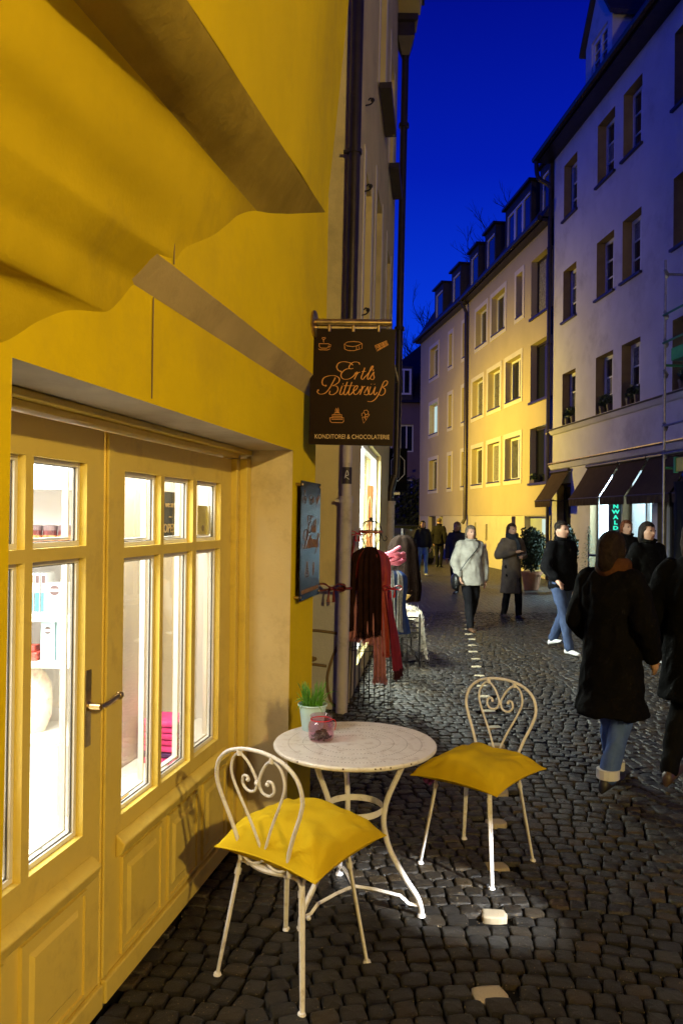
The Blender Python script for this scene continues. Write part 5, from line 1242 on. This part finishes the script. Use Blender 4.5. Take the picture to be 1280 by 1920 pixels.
put(MB().tube([DP(2.17, -.075, .80), DP(2.17, -.060, .80)], .115, 28), 'disc', mat('peach_disc', (.78, .50, .28), .6), t); put(MB().pbox(DP, 2.12, 2.27, -.0595, -.057, .84, .87), 'red_stripe', mat('red_icing', (.6, .05, .08), .5), t)

# ================================================================== CAGE MANNEQUINS, SCARVES, BENCH
def cage(x, y, rz, label, s=1.0):
    t = thing('cage_mannequin', label, 'mannequin', (x, y, 0), rz, 'wire cage mannequins'); t.scale = (s, s, s)
    hd = thing_part = MB()
    for k in range(14):
        a = 2 * PI * k / 14
        hd.tube(bez([(r * math.cos(a), r * math.sin(a), z) for r, z in ((.004, 1.725), (.05, 1.715), (.088, 1.68), (.102, 1.63), (.088, 1.56), (.058, 1.50), (.055, 1.47))], 4), .0026, 5)
    for z, r in ((1.63, .102), (1.47, .055), (1.715, .05)): hd.tube([(r * math.cos(2 * PI * k / 24), r * math.sin(2 * PI * k / 24), z) for k in range(24)], .003, 5, closed=True)
    hd.ball((0, 0, 1.74), .015, 10, 6)
    hd.build('cage_head', M_IRON, t, smooth=True)
    hk = MB()
    for s_ in (-1, 1): hk.tube(bez([(s_ * .10, 0, 1.61), (s_ * .115, 0, 1.545), (s_ * .14, 0, 1.535), (s_ * .152, 0, 1.56), (s_ * .14, 0, 1.58)], 5), .0045, 6)
    hk.build('ear_hook', M_IRON, t)
    bd = MB(); n = 26
    prof_ = [(.055, 1.47), (.07, 1.43), (.165, 1.37), (.175, 1.25), (.135, 1.02), (.17, .86), (.195, .60), (.205, .30), (.215, .0)]
    for k in range(n):
        a = 2 * PI * k / n; bd.tube([(r * 1.0 * math.cos(a), r * .8 * math.sin(a), z) for r, z in prof_], .0028, 4)
    for z, r in ((1.25, .175), (1.02, .135), (.525, .198), (.03, .214)): bd.tube([(r * math.cos(2 * PI * k / 28), r * .8 * math.sin(2 * PI * k / 28), z) for k in range(28)], .0035, 5, closed=True)
    bd.build('wire_body', M_IRON, t)
    return t
cage(.275, 7.38, .1, 'black wire cage mannequin hung with brown, red and pink scarves by the pale drainpipe')
cage(.585, 8.75, -.3, 'second wire mannequin in blue with a pink head wrap behind the first', .80)

def drape(name, x, y, a0, a1, prof_, m, label, folds=7, amp=.016, fringe=.0, fm=None, cat='scarf', seed=1, group='scarves on the mannequins', ry=.85, skew=0.0):
    """cloth hanging round a body: angle range, (radius, height) profile, with pleats and an optional fringe; two layers make a hem of real thickness"""
    t = thing(name, label, cat, (x, y, 0), 0, group)
    nu, nv = 56, 26; pr = bez([(r, 0, z) for r, z in prof_], 8); rows2 = []; back = []
    for j in range(nv + 1):
        f = j / nv * (len(pr) - 1); i0 = min(int(f), len(pr) - 2); p = pr[i0].lerp(pr[i0 + 1], f - i0); h = j / nv
        a, b = [], []
        for i in range(nu + 1):
            u = i / nu; ang = a0 + (a1 - a0) * u + skew * h
            r = p.x + amp * (.25 + h) * math.sin(u * folds * 2 * PI + seed + .8 * math.sin(h * 3 + seed)) + .012 * mnoise.noise((u * 4 + seed, h * 3, seed))
            z = p.z + .010 * mnoise.noise((u * 6, seed, h)) - .012 * h * math.sin(u * 5 + seed)
            a.append((r * math.cos(ang), r * ry * math.sin(ang), z)); b.append(((r - .006) * math.cos(ang), (r - .006) * ry * math.sin(ang), z))
        rows2.append(a); back.append(b)
    mb = MB().grid(rows2).grid(back); mb.grid([rows2[-1], back[-1]]); mb.grid([rows2[0], back[0]]); mb.grid([[q[0] for q in rows2], [q[0] for q in back]]); mb.grid([[q[-1] for q in rows2], [q[-1] for q in back]])
    mb.build('cloth', m, t, smooth=True, sharp=70)
    if fringe:
        fr = MB(); rr_ = random.Random(seed)
        for i in range(nu * 2):
            u = i / (nu * 2); k = u * nu; i0 = int(k); p = Vector(rows2[-1][i0]).lerp(Vector(rows2[-1][min(i0 + 1, nu)]), k - i0)
            fr.tube([p, p + Vector((rr_.gauss(0, .006), rr_.gauss(0, .006), -fringe * .6)), p + Vector((rr_.gauss(0, .010), rr_.gauss(0, .010), -fringe * rr_.uniform(.8, 1.1)))], .0022, 4, cap=False)
        fo_ = fr.build('fringe', fm or m, t); tag(fo_, kind='stuff')
    return t
M_BROWNC = mat('dark_brown_wool', (.028, .011, .007), .95, spec=.08, var=.35, vscale=14, bump=.6, bscale=200)
M_REDC = mat('orange_red_silk', (.34, .035, .015), .5, var=.35, vscale=9, bump=.3, bscale=60)
M_CRIM = mat('crimson_wool', (.20, .008, .03), .9, var=.2, vscale=10, bump=.5, bscale=220)
M_CRIMD = mat('dark_maroon_fringe', (.05, .004, .012), .95)
M_PINKP = mat('pink_printed_cotton', (.46, .20, .22), .85, spec=.1, var=.2, vscale=6, dirt=(.06, .012, .03), dscale=26, damt=.95)
CX, CY = .275, 7.38; HP = -PI / 2
drape('scarf', CX, CY, HP - 1.55, HP + 1.5, [(.075, 1.455), (.165, 1.39), (.185, 1.25), (.165, 1.02)], M_REDC, 'orange red shawl round the shoulders of the first mannequin', 6, .010, seed=2)
drape('scarf', CX, CY, HP - 1.45, HP - .75, [(.085, 1.47), (.185, 1.385), (.215, 1.2), (.225, .95), (.235, .76)], M_BROWNC, 'dark brown wool scarf end hanging on the wall side of the first mannequin', 3, .016, .05, seed=5)
drape('scarf', CX, CY, HP - .50, HP + .42, [(.085, 1.48), (.19, 1.39), (.225, 1.2), (.225, .95), (.235, .72)], M_BROWNC, 'dark brown wool scarf hanging down the front of the first mannequin', 4, .018, .06, seed=7)
drape('scarf', CX, CY, HP - 1.30, HP + .15, [(.18, 1.08), (.20, .92), (.215, .72), (.22, .63)], M_PINKP, 'pink printed cloth showing below the brown scarf on the wall side', 5, .012, .03, seed=3)
drape('scarf', CX, CY, HP + .12, HP + .62, [(.19, .90), (.215, .72), (.23, .50), (.24, .30)], M_PINKP, 'long pink printed scarf hanging lowest at the front of the first mannequin', 3, .016, .06, seed=9)
drape('scarf', CX, CY, HP + .45, HP + 1.0, [(.17, 1.16), (.19, .98), (.205, .75), (.215, .52)], M_REDC, 'narrow orange silk scarf between the brown and the crimson scarves', 3, .012, .04, seed=11)
drape('scarf', CX, CY, HP + .80, HP + 1.75, [(.16, 1.12), (.20, .95), (.245, .68), (.29, .36)], M_CRIM, 'long crimson scarf with dark fringe on the lane side of the first mannequin', 4, .016, .09, M_CRIMD, seed=13)
drape('scarf', CX, CY, HP - 2.0, HP - 1.2, [(.16, 1.58), (.165, 1.48), (.19, 1.38), (.20, 1.22)], mat('wine_satin', (.22, .01, .03), .35), 'wine red satin ribbon hanging from the hook by the drainpipe', 2, .014, seed=15)
def bow(x, y, z, s, m, label, band=None):
    t = thing('ribbon_bow', label, 'bow', (x, y, z), 0, 'red ribbon bows')
    for q in (-1, 1):
        lp = MB(); path = bez([(q * .02 * s, 0, 0), (q * .45 * s, -.10 * s, .34 * s), (q * .95 * s, -.16 * s, .30 * s), (q * 1.05 * s, -.12 * s, .02 * s), (q * .75 * s, -.05 * s, -.16 * s), (q * .02 * s, .01, -.02 * s)], 6)
        lp.grid([[p + Vector((0, -.20 * s * math.sin(PI * i / (len(path) - 1)) - .01, -.04 * s)), p + Vector((0, .20 * s * math.sin(PI * i / (len(path) - 1)) + .01, .04 * s))] for i, p in enumerate(path)])
        lo_ = lp.build('loop', m, t, smooth=True); so = lo_.modifiers.new('thick', 'SOLIDIFY'); so.thickness = .004
        MB().hexa([(q * .02, -.012, 0), (q * .02 + .05 * s, -.018, 0), (q * .30 * s, -.02, -.95 * s), (q * .05 * s, -.014, -1.0 * s), (q * .02, -.006, .02), (q * .02 + .06 * s, -.010, .02), (q * .34 * s, -.012, -.90 * s), (q * .07 * s, -.006, -.95 * s)]).build('tail', m, t, bevel=.004)
    MB().ball((0, -.025, 0), .16 * s, 10, 6).build('knot', m, t, smooth=True)
    if band: MB().tube([(band[0] + band[2] * math.cos(k * PI / 10), band[1] + band[2] * math.sin(k * PI / 10), 0) for k in range(20)], .012, 6, closed=True).build('band', m, t)
    return t
M_BOWR = mat('dark_red_ribbon', (.16, .015, .012), .45); M_SHR = mat('shiny_red_ribbon', (.5, .03, .04), .25)
bow(-.085, 7.035, 1.115, .125, M_BOWR, 'dark red ribbon bow tied round the pale drainpipe', (.118, .065, .060))
bow(CX - .125, CY - .09, 1.60, .075, M_SHR, 'shiny red bow on the head band of the first mannequin')
bow(CX + .20, CY - .12, 1.10, .085, M_SHR, 'shiny orange red bow tied at the side of the first mannequin')
o = MB().tube([(CX + .106 * math.cos(k * PI / 18), CY + .106 * math.sin(k * PI / 18), 1.617 + .004 * math.sin(k)) for k in range(36)], [.012 + .003 * math.sin(k * 2) for k in range(36)], 6, closed=True).build('head_band', mat('copper_ribbon', (.45, .13, .04), .35), smooth=True)
tag(o, 'copper ribbon wound round the cage head of the first mannequin', 'ribbon')
X2, Y2 = .585, 8.75
drape('dress', X2, Y2, 0, 2 * PI, [(.05, 1.17), (.13, 1.11), (.145, .97), (.125, .80), (.155, .62), (.18, .48)], mat('deep_blue_cloth', (.015, .05, .20), .7, var=.4, vscale=8), 'deep blue dress on the second mannequin', 10, .012, seed=21, cat='dress', group='clothes on the mannequins')
for a_, lab in ((HP - .5, 'grey knitted scarf end on the wall side of the blue dress'), (HP + .25, 'grey knitted scarf end on the lane side of the blue dress')):
    drape('scarf', X2, Y2, a_, a_ + .42, [(.075, 1.17), (.15, 1.10), (.165, .95), (.155, .80), (.175, .66), (.19, .56)], mat('grey_knit', (.30, .32, .36), .9, var=.4, vscale=40, bump=.8, bscale=150), lab, 3, .01, .04, seed=23 + int(a_ * 10), skew=.2 if a_ < HP else -.15)
mb = MB(); 
for q, r0 in ((0, .09), (.5, .10), (1.0, .095)): mb.tube([(X2 + .11 * math.cos(k * PI / 12), Y2 + .11 * math.sin(k * PI / 12), 1.30 + .05 * math.sin(k * PI / 12 + q * 3)) for k in range(24)], [.024 + .006 * math.sin(k * 1.7 + q) for k in range(24)], 7, closed=True)
mb.tube(bez([(X2 - .08, Y2 - .06, 1.36), (X2 - .115, Y2 - .08, 1.28), (X2 - .11, Y2 - .08, 1.20), (X2 - .125, Y2 - .07, 1.14)], 5), [.03, .03, .034, .036, .038, .04, .04, .04, .04, .04, .04, .04, .04, .04, .035, .03], 7)
mb.tube(bez([(X2 - .07, Y2 - .09, 1.35), (X2 + .02, Y2 - .10, 1.40), (X2 + .06, Y2, 1.42), (X2 + .02, Y2 + .08, 1.39)], 5), .024, 7)
o = mb.build('head_wrap', mat('pink_jersey', (.58, .14, .22), .8, var=.2, vscale=14), smooth=True); tag(o, 'pink jersey wrap wound round the head of the second mannequin', 'head wrap')
X3, Y3 = .76, 9.75
t = thing('coat_stand', 'black coat stand holding the dark fur coat behind the second mannequin', 'stand', (X3, Y3, 0))
MB().tube([(X3 * 0, 0, 0), (0, 0, 1.62)], .02, 8).tube([(-.15, 0, 1.40), (0, 0, 1.47), (.15, 0, 1.40)], .012, 6).build('pole', M_IRON, t); MB().lathe([(.2, 0), (.2, .02), (.03, .04)], 20).build('base', M_IRON, t)
drape('coat', X3, Y3, 0, 2 * PI, [(.05, 1.54), (.12, 1.50), (.18, 1.38), (.20, 1.15), (.22, .90), (.21, .72)], mat('dark_fur', (.012, .007, .005), 1.0, spec=.05, var=.5, vscale=18, bump=1.0, bscale=90), 'dark brown fur coat hanging behind the second mannequin', 8, .016, seed=31, cat='coat', group='clothes on the mannequins')
# bench with sheepskin and a hat
bx0, bx1, by0, by1 = .50, .93, 9.30, 10.40
t = thing('metal_bench', 'small black metal bench with slatted end rails beside the mannequins', 'bench', (.72, 9.85, 0))
for x in (bx0, bx1):
    for y in (by0, by1): put(MB().tube([(x, y, 0), (x, y, .62)], .012, 8).lathe([(.02, 0), (.02, .01)], 8, (x, y, 0)), 'leg', M_IRON, t)
for z in (.40, .46, .52, .58): put(MB().box(bx0, by0 - .006, z - .011, bx1, by0 + .006, z + .011), 'slat', M_IRON, t); put(MB().box(bx0, by1 - .006, z - .011, bx1, by1 + .006, z + .011), 'slat', M_IRON, t)
for k in range(6): put(MB().box(bx0 + .01 + k * .07, by0 + .01, .335, bx0 + .06 + k * .07, by1 - .01, .35), 'seat_slat', M_IRON, t)
put(MB().tube(bez([(bx0, by0, .05), (.60, by0, .22), (.715, by0, .27), (.83, by0, .22), (bx1, by0, .05)], 6), .008, 6), 'brace', M_IRON, t)
rows2 = []
for j in range(25):
    y = by0 + .02 + (by1 - by0 + .0) * j / 24 * .95; r = []
    for i in range(33):
        u = i / 32; x = bx0 + .02 + u * .62
        z = .585 + .03 * math.sin(u * 9 + j * .5) + .02 * mnoise.noise((u * 7, j * .4, 1))
        if x > bx1 + .02: z -= (x - bx1 - .02) * 2.6; x = bx1 + .03 + (x - bx1) * .35
        r.append((x, y, z))
    rows2.append(r)
mb = MB().grid(rows2); fr = random.Random(2)
for k in range(5200):
    j = fr.randrange(25); i = fr.randrange(33); p = Vector(rows2[j][i]) + Vector((fr.gauss(0, .014), fr.gauss(0, .02), 0)); d = Vector((fr.gauss(0, .5), fr.gauss(0, .5), .9)).normalized() * fr.uniform(.02, .045); w = Vector((d.y, -d.x, 0)).normalized() * .0035 if abs(d.x) + abs(d.y) > 1e-4 else Vector((.004, 0, 0))
    mb.add([p - w, p + w, p + d], [(0, 1, 2)])
o = mb.build('sheepskin', mat('white_sheepskin', (.74, .68, .58), .95, var=.12, vscale=6, dirt=(.30, .18, .08), dscale=5, damt=.6)); tag(o, 'white sheepskin with brown edge lying over the metal bench', 'sheepskin')
t = thing('knit_hat', 'pale yellow ruffled hat with lilac band resting on the sheepskin', 'hat', (.73, 9.62, .62))
MB().lathe([(.03, .12), (.07, .16), (.12, .14), (.10, .08), (.06, .07)], 20, (0, 0, .06), 1.1, .9).build('crown', mat('yellow_knit', (.62, .42, .13), .9, var=.3, vscale=20), t, smooth=True)
MB().lathe([(.055, 0), (.058, .07), (.05, .09)], 16, (0, 0, .045)).build('band', mat('lilac_knit', (.34, .20, .50), .9), t, smooth=True); MB().ball((.10, 0, .25), .045, 10, 6).build('bobble', mat('tan_knit', (.30, .15, .06), .9), t, smooth=True)

# ================================================================== PEOPLE
def remeshed(mb, name, m, par, vox=.02, sm=4, wr=0.0, seed=0.0):
    me = mb.mesh(name + '_raw'); o = bpy.data.objects.new(name + '_raw', me); COL.objects.link(o)
    r = o.modifiers.new('r', 'REMESH'); r.mode = 'VOXEL'; r.voxel_size = vox; r.use_smooth_shade = True
    s_ = o.modifiers.new('s', 'SMOOTH'); s_.factor = .5; s_.iterations = sm
    dg = bpy.context.evaluated_depsgraph_get(); me2 = bpy.data.meshes.new_from_object(o.evaluated_get(dg)); me2.name = name
    COL.objects.unlink(o); bpy.data.objects.remove(o); bpy.data.meshes.remove(me)
    me2.materials.clear(); me2.materials.append(m)
    if wr:      # folds: diagonal pulls and sagging creases pushed along the surface normal
        nrm = [v.normal.copy() for v in me2.vertices]
        for v, n in zip(me2.vertices, nrm):
            c = v.co; q = mnoise.noise((c.x * 7 + seed, c.y * 7, c.z * 3.2 + seed)) + .55 * mnoise.noise((c.x * 15 + c.z * 6, c.y * 15 + seed, c.z * 9))
            v.co = c + n * (wr * (1 - 2 * abs(q)) * 1.1)
    for p in me2.polygons: p.use_smooth = True
    o2 = bpy.data.objects.new(name, me2); link(o2, par); return o2
def limb(mb, pts, rs, n=12, sx=None):
    pts = [Vector(p) for p in pts]
    for i in range(len(pts) - 1):
        mb.tube([pts[i], pts[i].lerp(pts[i + 1], .5), pts[i + 1]], [rs[i], (rs[i] + rs[i + 1]) / 2, rs[i + 1]], n)
    for p, r in zip(pts, rs): mb.ball(p, r, n, 8)
SKIN = mat('skin', (.50, .29, .20), .55, var=.08, vscale=20)
def cloth(name, c, r=.9): return mat(name, c, r, var=.22, vscale=9, bump=.45, bscale=70, spec=.08)
def person(loc, rz, H, label, coat=(.03, .03, .03), coat_len=.86, trousers=(.02, .02, .025), shoe=(.02, .015, .012), hair=(.03, .02, .015), hair_len=0, stride=.22, phase=1,
           arms=((.05, .02), (.05, .02)), fat=1.0, vox=.02, flare=1.0, scarf=None, bag=None, cuff=None, elbows=None):
    """body facing local -Y. arms: (hand forward, hand out) for left(-x) and right(+x)"""
    t = thing('person', label, 'person', (*loc, 0), rz); k = H / 1.70; t.scale = (k, k, k)
    hip, kn, an = .90, .49, .085
    feet = []
    legpts = []
    for s_ in (-1, 1):
        d = stride * (1 if s_ == phase else -1); lift = .05 if s_ != phase and stride > .12 else 0
        f = Vector((s_ * .085, -d, an + lift)); kk = Vector((s_ * .088, -d * .45 - (.07 if s_ != phase else .03), kn + lift * .3)); h = Vector((s_ * .088, 0, hip))
        legpts.append((h, kk, f)); feet.append((f, lift))
    body = MB()
    for h, kk, f in legpts: limb(body, [h, kk, f], [.05, .036, .03])
    limb(body, [(0, 0, .95), (0, .005, 1.12), (0, 0, 1.30)], [.09, .085, .09]); limb(body, [(0, .01, 1.36), (0, -.005, 1.49)], [.065, .052])
    hands = []
    armpts = []
    for i, s_ in enumerate((-1, 1)):
        fw, ou = arms[i]; sh_ = Vector((s_ * .185, .01, 1.385)); ha = Vector((s_ * (.215 + ou), -fw, .80 + max(0, fw) * .9))
        el = sh_.lerp(ha, .5) + Vector((s_ * .05, .06 + max(0, fw) * .15, -.06 * max(0, fw) * 6))
        if elbows and elbows[i]: el, ha = Vector(elbows[i][0]), Vector(elbows[i][1])
        armpts.append((sh_, el, ha)); limb(body, [sh_ * .98, el, ha], [.034, .03, .027])
        d = (ha - el).normalized(); side = Vector((0, -1, 0)) if abs(d.y) < .7 else Vector((-s_, 0, 0)); side = (side - d * side.dot(d)).normalized(); pn = d.cross(side)
        pc = ha + d * .055; limb(body, [ha + d * .01, pc, pc + d * .025], [.026, .031, .028], 8)
        for q, (L, o_) in enumerate(((.072, .024), (.082, .008), (.076, -.008), (.058, -.023))):
            b_ = pc + d * .03 + side * o_; c1 = b_ + d * L * .55 + pn * .006 * s_; c2 = c1 + d * L * .35 + pn * .022 * s_
            limb(body, [b_, c1, c2], [.0105, .0095, .008], 6)
        limb(body, [pc + side * .02, pc + side * .048 + d * .02, pc + side * .055 + d * .048], [.012, .0105, .009], 6)
    # head
    hd = MB(); rows2 = []
    for j in range(15):
        f = j / 14; z = 1.475 + .235 * f
        w = .074 * (math.sin(PI * (.12 + .86 * f)) ** .55) * (.80 + .25 * min(1, f * 2)); dp_ = .098 * (math.sin(PI * (.10 + .88 * f)) ** .5)
        rows2.append([(w * math.cos(2 * PI * i / 20), dp_ * math.sin(2 * PI * i / 20) * (1 if math.sin(2 * PI * i / 20) > 0 else .88 + .05 * (1 - f)) - .008, z) for i in range(20)])
    hd.grid(rows2, closed=True); n_ = 20; hd.f.append(tuple(range(n_))); b_ = len(hd.v) - n_; hd.f.append(tuple(b_ + i for i in range(n_)))
    body.add(hd.v, hd.f)
    limb(body, [(0, -.088, 1.61), (0, -.110, 1.575)], [.010, .015], 8); body.ball((0, -.078, 1.535), .030, 8, 6, 1.1, .7, .5)
    for s_ in (-1, 1): body.ball((s_ * .076, .002, 1.585), .022, 8, 6, .45, .8, 1.4); body.ball((s_ * .03, -.088, 1.627), .012, 8, 6, 1.6, .6, .6)
    remeshed(body, 'body', SKIN, t, min(vox, .0135), 2)
    for s_ in (-1, 1): MB().ball((s_ * .031, -.0895, 1.606), .0105, 8, 6).build('eye', mat('eye_dark', (.05, .04, .035), .2), t, smooth=True)
    MB().ball((0, -.094, 1.536), .021, 8, 5, 1.1, .5, .32).build('mouth', mat('lips', (.36, .13, .11), .5), t, smooth=True)
    # hair
    hm = MB(); hm.ball((0, .012, 1.635), .094, 14, 10, .93, 1.08, .94)
    if hair_len > 0: limb(hm, [(0, .055, 1.62), (0, .075, 1.55 - hair_len * .4), (0, .085, 1.58 - hair_len)], [.078, .072, .045], 10); [limb(hm, [(s_ * .062, .0, 1.64), (s_ * .074, .012, 1.56), (s_ * .07, .03, 1.58 - hair_len * .8)], [.03, .028, .018], 8) for s_ in (-1, 1)]
    ho_ = remeshed(hm, 'hair', mat('hair_%d' % int(hair[0] * 1000), hair, .75, spec=.12, var=.6, vscale=40, bump=1.0, bscale=70), t, .012, 1)
    # trim the hair off the face
    bm = bmesh.new(); bm.from_mesh(ho_.data)
    kill = [v for v in bm.verts if v.co.y < -.035 and v.co.z < 1.655 + .15 * (v.co.y + .05) and abs(v.co.x) < .064]
    bmesh.ops.delete(bm, geom=kill, context='VERTS'); bm.to_mesh(ho_.data); bm.free()
    # trousers, shoes
    tr = MB()
    for h, kk, f in legpts: limb(tr, [h, kk, f + Vector((0, 0, .0))], [.088 * fat, .066, .056])
    limb(tr, [(-.05, 0, .93), (.05, 0, .93)], [.105 * fat, .105 * fat])
    remeshed(tr, 'trousers', cloth('trouser_%d_%d' % (int(trousers[0] * 999), int(trousers[2] * 999)), trousers), t, vox, 3, .010, loc[0] * 3)
    for f, lift in feet:
        m_ = MB(); sl = -.18 if lift else 0
        secs = [(.075, .022, .0, .07), (.05, .036, 0, .09), (0, .037, 0, .085), (-.07, .043, 0, .062), (-.13, .043, 0, .048), (-.17, .028, .004, .036)]
        rows2 = [[(f.x + w * math.cos(a), f.y + y, max(0, (f.z - an)) * (1 - (0 if not lift else .0)) + z0 + (z1 - z0) * (.5 + .5 * math.sin(a)) + (y * -.25 if lift else 0)) for a in [2 * PI * i / 12 for i in range(12)]] for y, w, z0, z1 in secs]
        m_.grid(rows2, closed=True); m_.f.append(tuple(range(12))); b_ = len(m_.v) - 12; m_.f.append(tuple(b_ + i for i in range(12)))
        m_.build('shoe', mat('shoe_%d' % int(shoe[0] * 999), shoe, .5), t, smooth=True, sharp=70)
        if cuff: MB().tube([(f.x, f.y, f.z - .015), (f.x, f.y, f.z + .045)], .073, 14).build('trouser_cuff', mat('pale_cuff', cuff, .8), t)
    # coat: torso, sleeves and skirt as one garment
    ct = MB(); rows2 = []
    prof_ = [(coat_len, .175 * flare, .150 * flare), (coat_len + .12, .172 * (flare * .5 + .5), .145), (.98, .165, .138), (1.10, .158, .130), (1.24, .180, .138), (1.34, .195, .128), (1.41, .155, .105), (1.46, .082, .078), (1.485, .070, .070)]
    prof_ = [p for p in prof_ if p[0] >= coat_len]; prof_.sort()
    for z, w, d_ in prof_: rows2.append([(w * fat * math.cos(a) * (1 + .02 * math.sin(a * 7) * (1.3 - z)), d_ * fat * math.sin(a) * (1 + .03 * math.sin(a * 5 + 1) * (1.3 - z)) + .005, z) for a in [2 * PI * i / 32 for i in range(32)]])
    ct.grid(rows2, closed=True); ct.f.append(tuple(range(32))); b_ = len(ct.v) - 32; ct.f.append(tuple(b_ + i for i in range(32)))
    for sh_, el, ha in armpts: limb(ct, [sh_ - Vector((sh_.x * .15, 0, .01)), el, el.lerp(ha, .93)], [.080 * fat, .066 * fat, .052])
    remeshed(ct, 'coat', cloth('coat_%d_%d_%d' % tuple(int(c * 999) for c in coat), coat), t, vox, 3, .013, loc[0] * 5)
    cl_ = MB().grid([[((.075 + .018 * h) * math.cos(a), (.078 + .02 * h) * math.sin(a) - .006 - .012 * h, 1.455 + .055 * h - .02 * math.sin(-a) * h) for a in [PI * (-.42) + 1.84 * PI * i / 24 for i in range(25)]] for h in (0, .5, 1)])
    co2 = cl_.build('collar', cloth('coat_%d_%d_%d' % tuple(int(c * 999) for c in coat), coat), t, smooth=True); sm2 = co2.modifiers.new('thick', 'SOLIDIFY'); sm2.thickness = .008
    if scarf:
        sm_ = MB()
        for q in range(3): sm_.tube([(.085 * math.cos(a), .088 * math.sin(a) - .008, 1.44 + .03 * q + .012 * math.sin(a * 2 + q)) for a in [2 * PI * i / 20 for i in range(20)]], .036, 8, closed=True)
        sm_.tube([(.03, -.12, 1.43), (.045, -.172, 1.30), (.04, -.185, 1.10)], [.035, .045, .04], 8)
        remeshed(sm_, 'scarf', cloth('scarf_%d' % int(scarf[0] * 999), scarf), t, .016, 2)
    if bag:
        s_ = bag
        g = thing('shoulder_bag', 'round black shoulder bag carried by the woman in the pale coat', 'bag', (*loc, 0), rz); g.scale = (k, k, k)
        MB().ball((s_ * .29, -.06, .80), .13, 16, 10, .55, .9, 1.1).build('bag_body', mat('black_leather', (.012, .012, .013), .4), g, smooth=True)
        MB().tube(bez([(s_ * .27, -.08, .90), (s_ * .15, -.168, 1.12), (-s_ * .06, -.155, 1.36), (-s_ * .12, .02, 1.47), (-s_ * .02, .15, 1.30), (s_ * .2, .12, .98), (s_ * .29, -.02, .90)], 6), .008, 6).build('strap', mat('black_leather', (.012, .012, .013), .4), g)
    return t
person((2.50, 24.3), .1, 1.66, 'woman in dark jacket and blue jeans walking towards us by the hedge', (.02, .02, .022), .88, (.12, .20, .36), (.5, .5, .5), (.03, .02, .015), .12, .16, 1, vox=.024)
person((3.50, 28.3), 2.6, 1.74, 'person all in black standing by the beige house with back turned', (.012, .011, .010), .80, (.01, .01, .01), (.01, .01, .01), (.12, .09, .05), 0, .05, 1, vox=.024)
person((2.04, 12.45), .25, 1.63, 'woman in pale grey padded coat and black trousers walking towards us', (.36, .35, .31), .74, (.012, .012, .015), (.12, .06, .03), (.14, .11, .08), .10, .2, -1, fat=1.16, flare=1.12, bag=-1, arms=((.10, .03), (.02, .03)))
person((2.72, 18.6), -.6, 1.66, 'person with fair hair half hidden behind the woman in the pale coat', (.05, .05, .055), .8, (.02, .02, .02), (.03, .02, .02), (.36, .22, .10), .14, .15, 1, vox=.024)
person((3.02, 14.0), .35, 1.66, 'woman in long grey brown coat and dark scarf holding something at her chest', (.13, .105, .085), .46, (.015, .014, .015), (.06, .035, .02), (.05, .03, .02), .05, .12, 1, flare=1.15, scarf=(.03, .035, .045),
       elbows=(((-.27, .03, 1.13), (-.05, -.20, 1.20)), ((.27, .03, 1.13), (.09, -.19, 1.12))))
person((2.93, 10.5), .5, 1.72, 'man in black jacket, dark blue jeans and white trainers walking past the chairs', (.004, .004, .005), .82, (.045, .065, .13), (.75, .75, .75), (.02, .015, .012), 0, .24, -1, arms=((.18, .05), (-.05, .05)))
person((1.78, 5.18), 2.25, 1.66, 'nearest walker in long black coat and blue jeans with pale turned up cuffs', (.0035, .003, .003), .50, (.07, .12, .30), (.015, .013, .012), (.018, .011, .008), .10, .17, 1, fat=1.12, flare=1.25, vox=.014, scarf=(.07, .028, .012), cuff=(.6, .6, .6), arms=((.10, .02), (.14, .02)))
person((3.80, 9.8), .35, 1.72, 'person in dark top, pale grey skirt and white trainers behind the nearest walker', (.004, .004, .004), .92, (.34, .36, .42), (.75, .72, .68), (.02, .014, .010), .10, .2, 1, fat=1.08, arms=((.10, .05), (.06, .05)))
person((4.55, 12.6), .2, 1.74, 'person with reddish brown hair walking between the shop front and the walkers', (.005, .004, .004), .80, (.02, .02, .024), (.02, .02, .02), (.15, .05, .02), .05, .15, 1)
person((2.36, 5.25), 2.4, 1.74, 'walker in black cut by the picture edge in front of the scaffold', (.003, .003, .003), .55, (.005, .005, .006), (.06, .035, .02), (.05, .025, .015), .08, .2, -1, fat=1.15, vox=.016, flare=1.1)
# drinking glass on a tall shop table
tt = thing('standing_table', 'tall dark standing table in front of the lit shop', 'table', (4.75, 14.2, 0))
MB().lathe([(.30, 1.10), (.31, 1.115), (.30, 1.13), (.0001, 1.13)], 28).build('table_top', M_IRON, tt); MB().lathe([(.24, 0), (.24, .02), (.035, .05), (.03, 1.10)], 20).build('pedestal', M_IRON, tt)
gl_ = thing('goblet', 'small stemmed glass standing on the tall dark table', 'glass', (4.72, 14.1, 1.13))
MB().lathe([(.035, 0), (.005, .01), (.005, .07), (.045, .10), (.055, .15), (.052, .15), (.042, .102), (.003, .078)], 20).build('glass', mat('pale_glass', (.5, .6, .62), .05, spec=.9), gl_, smooth=True)
# lantern that lights the shop front, standing behind the photographer
nl = thing('street_lantern', 'street lantern on a post behind the viewpoint lighting the yellow shop', 'lamp', (LAMP_NEAR.x, LAMP_NEAR.y, 0))
lantern(nl, LAMP_NEAR, LAMP_NEAR.z)
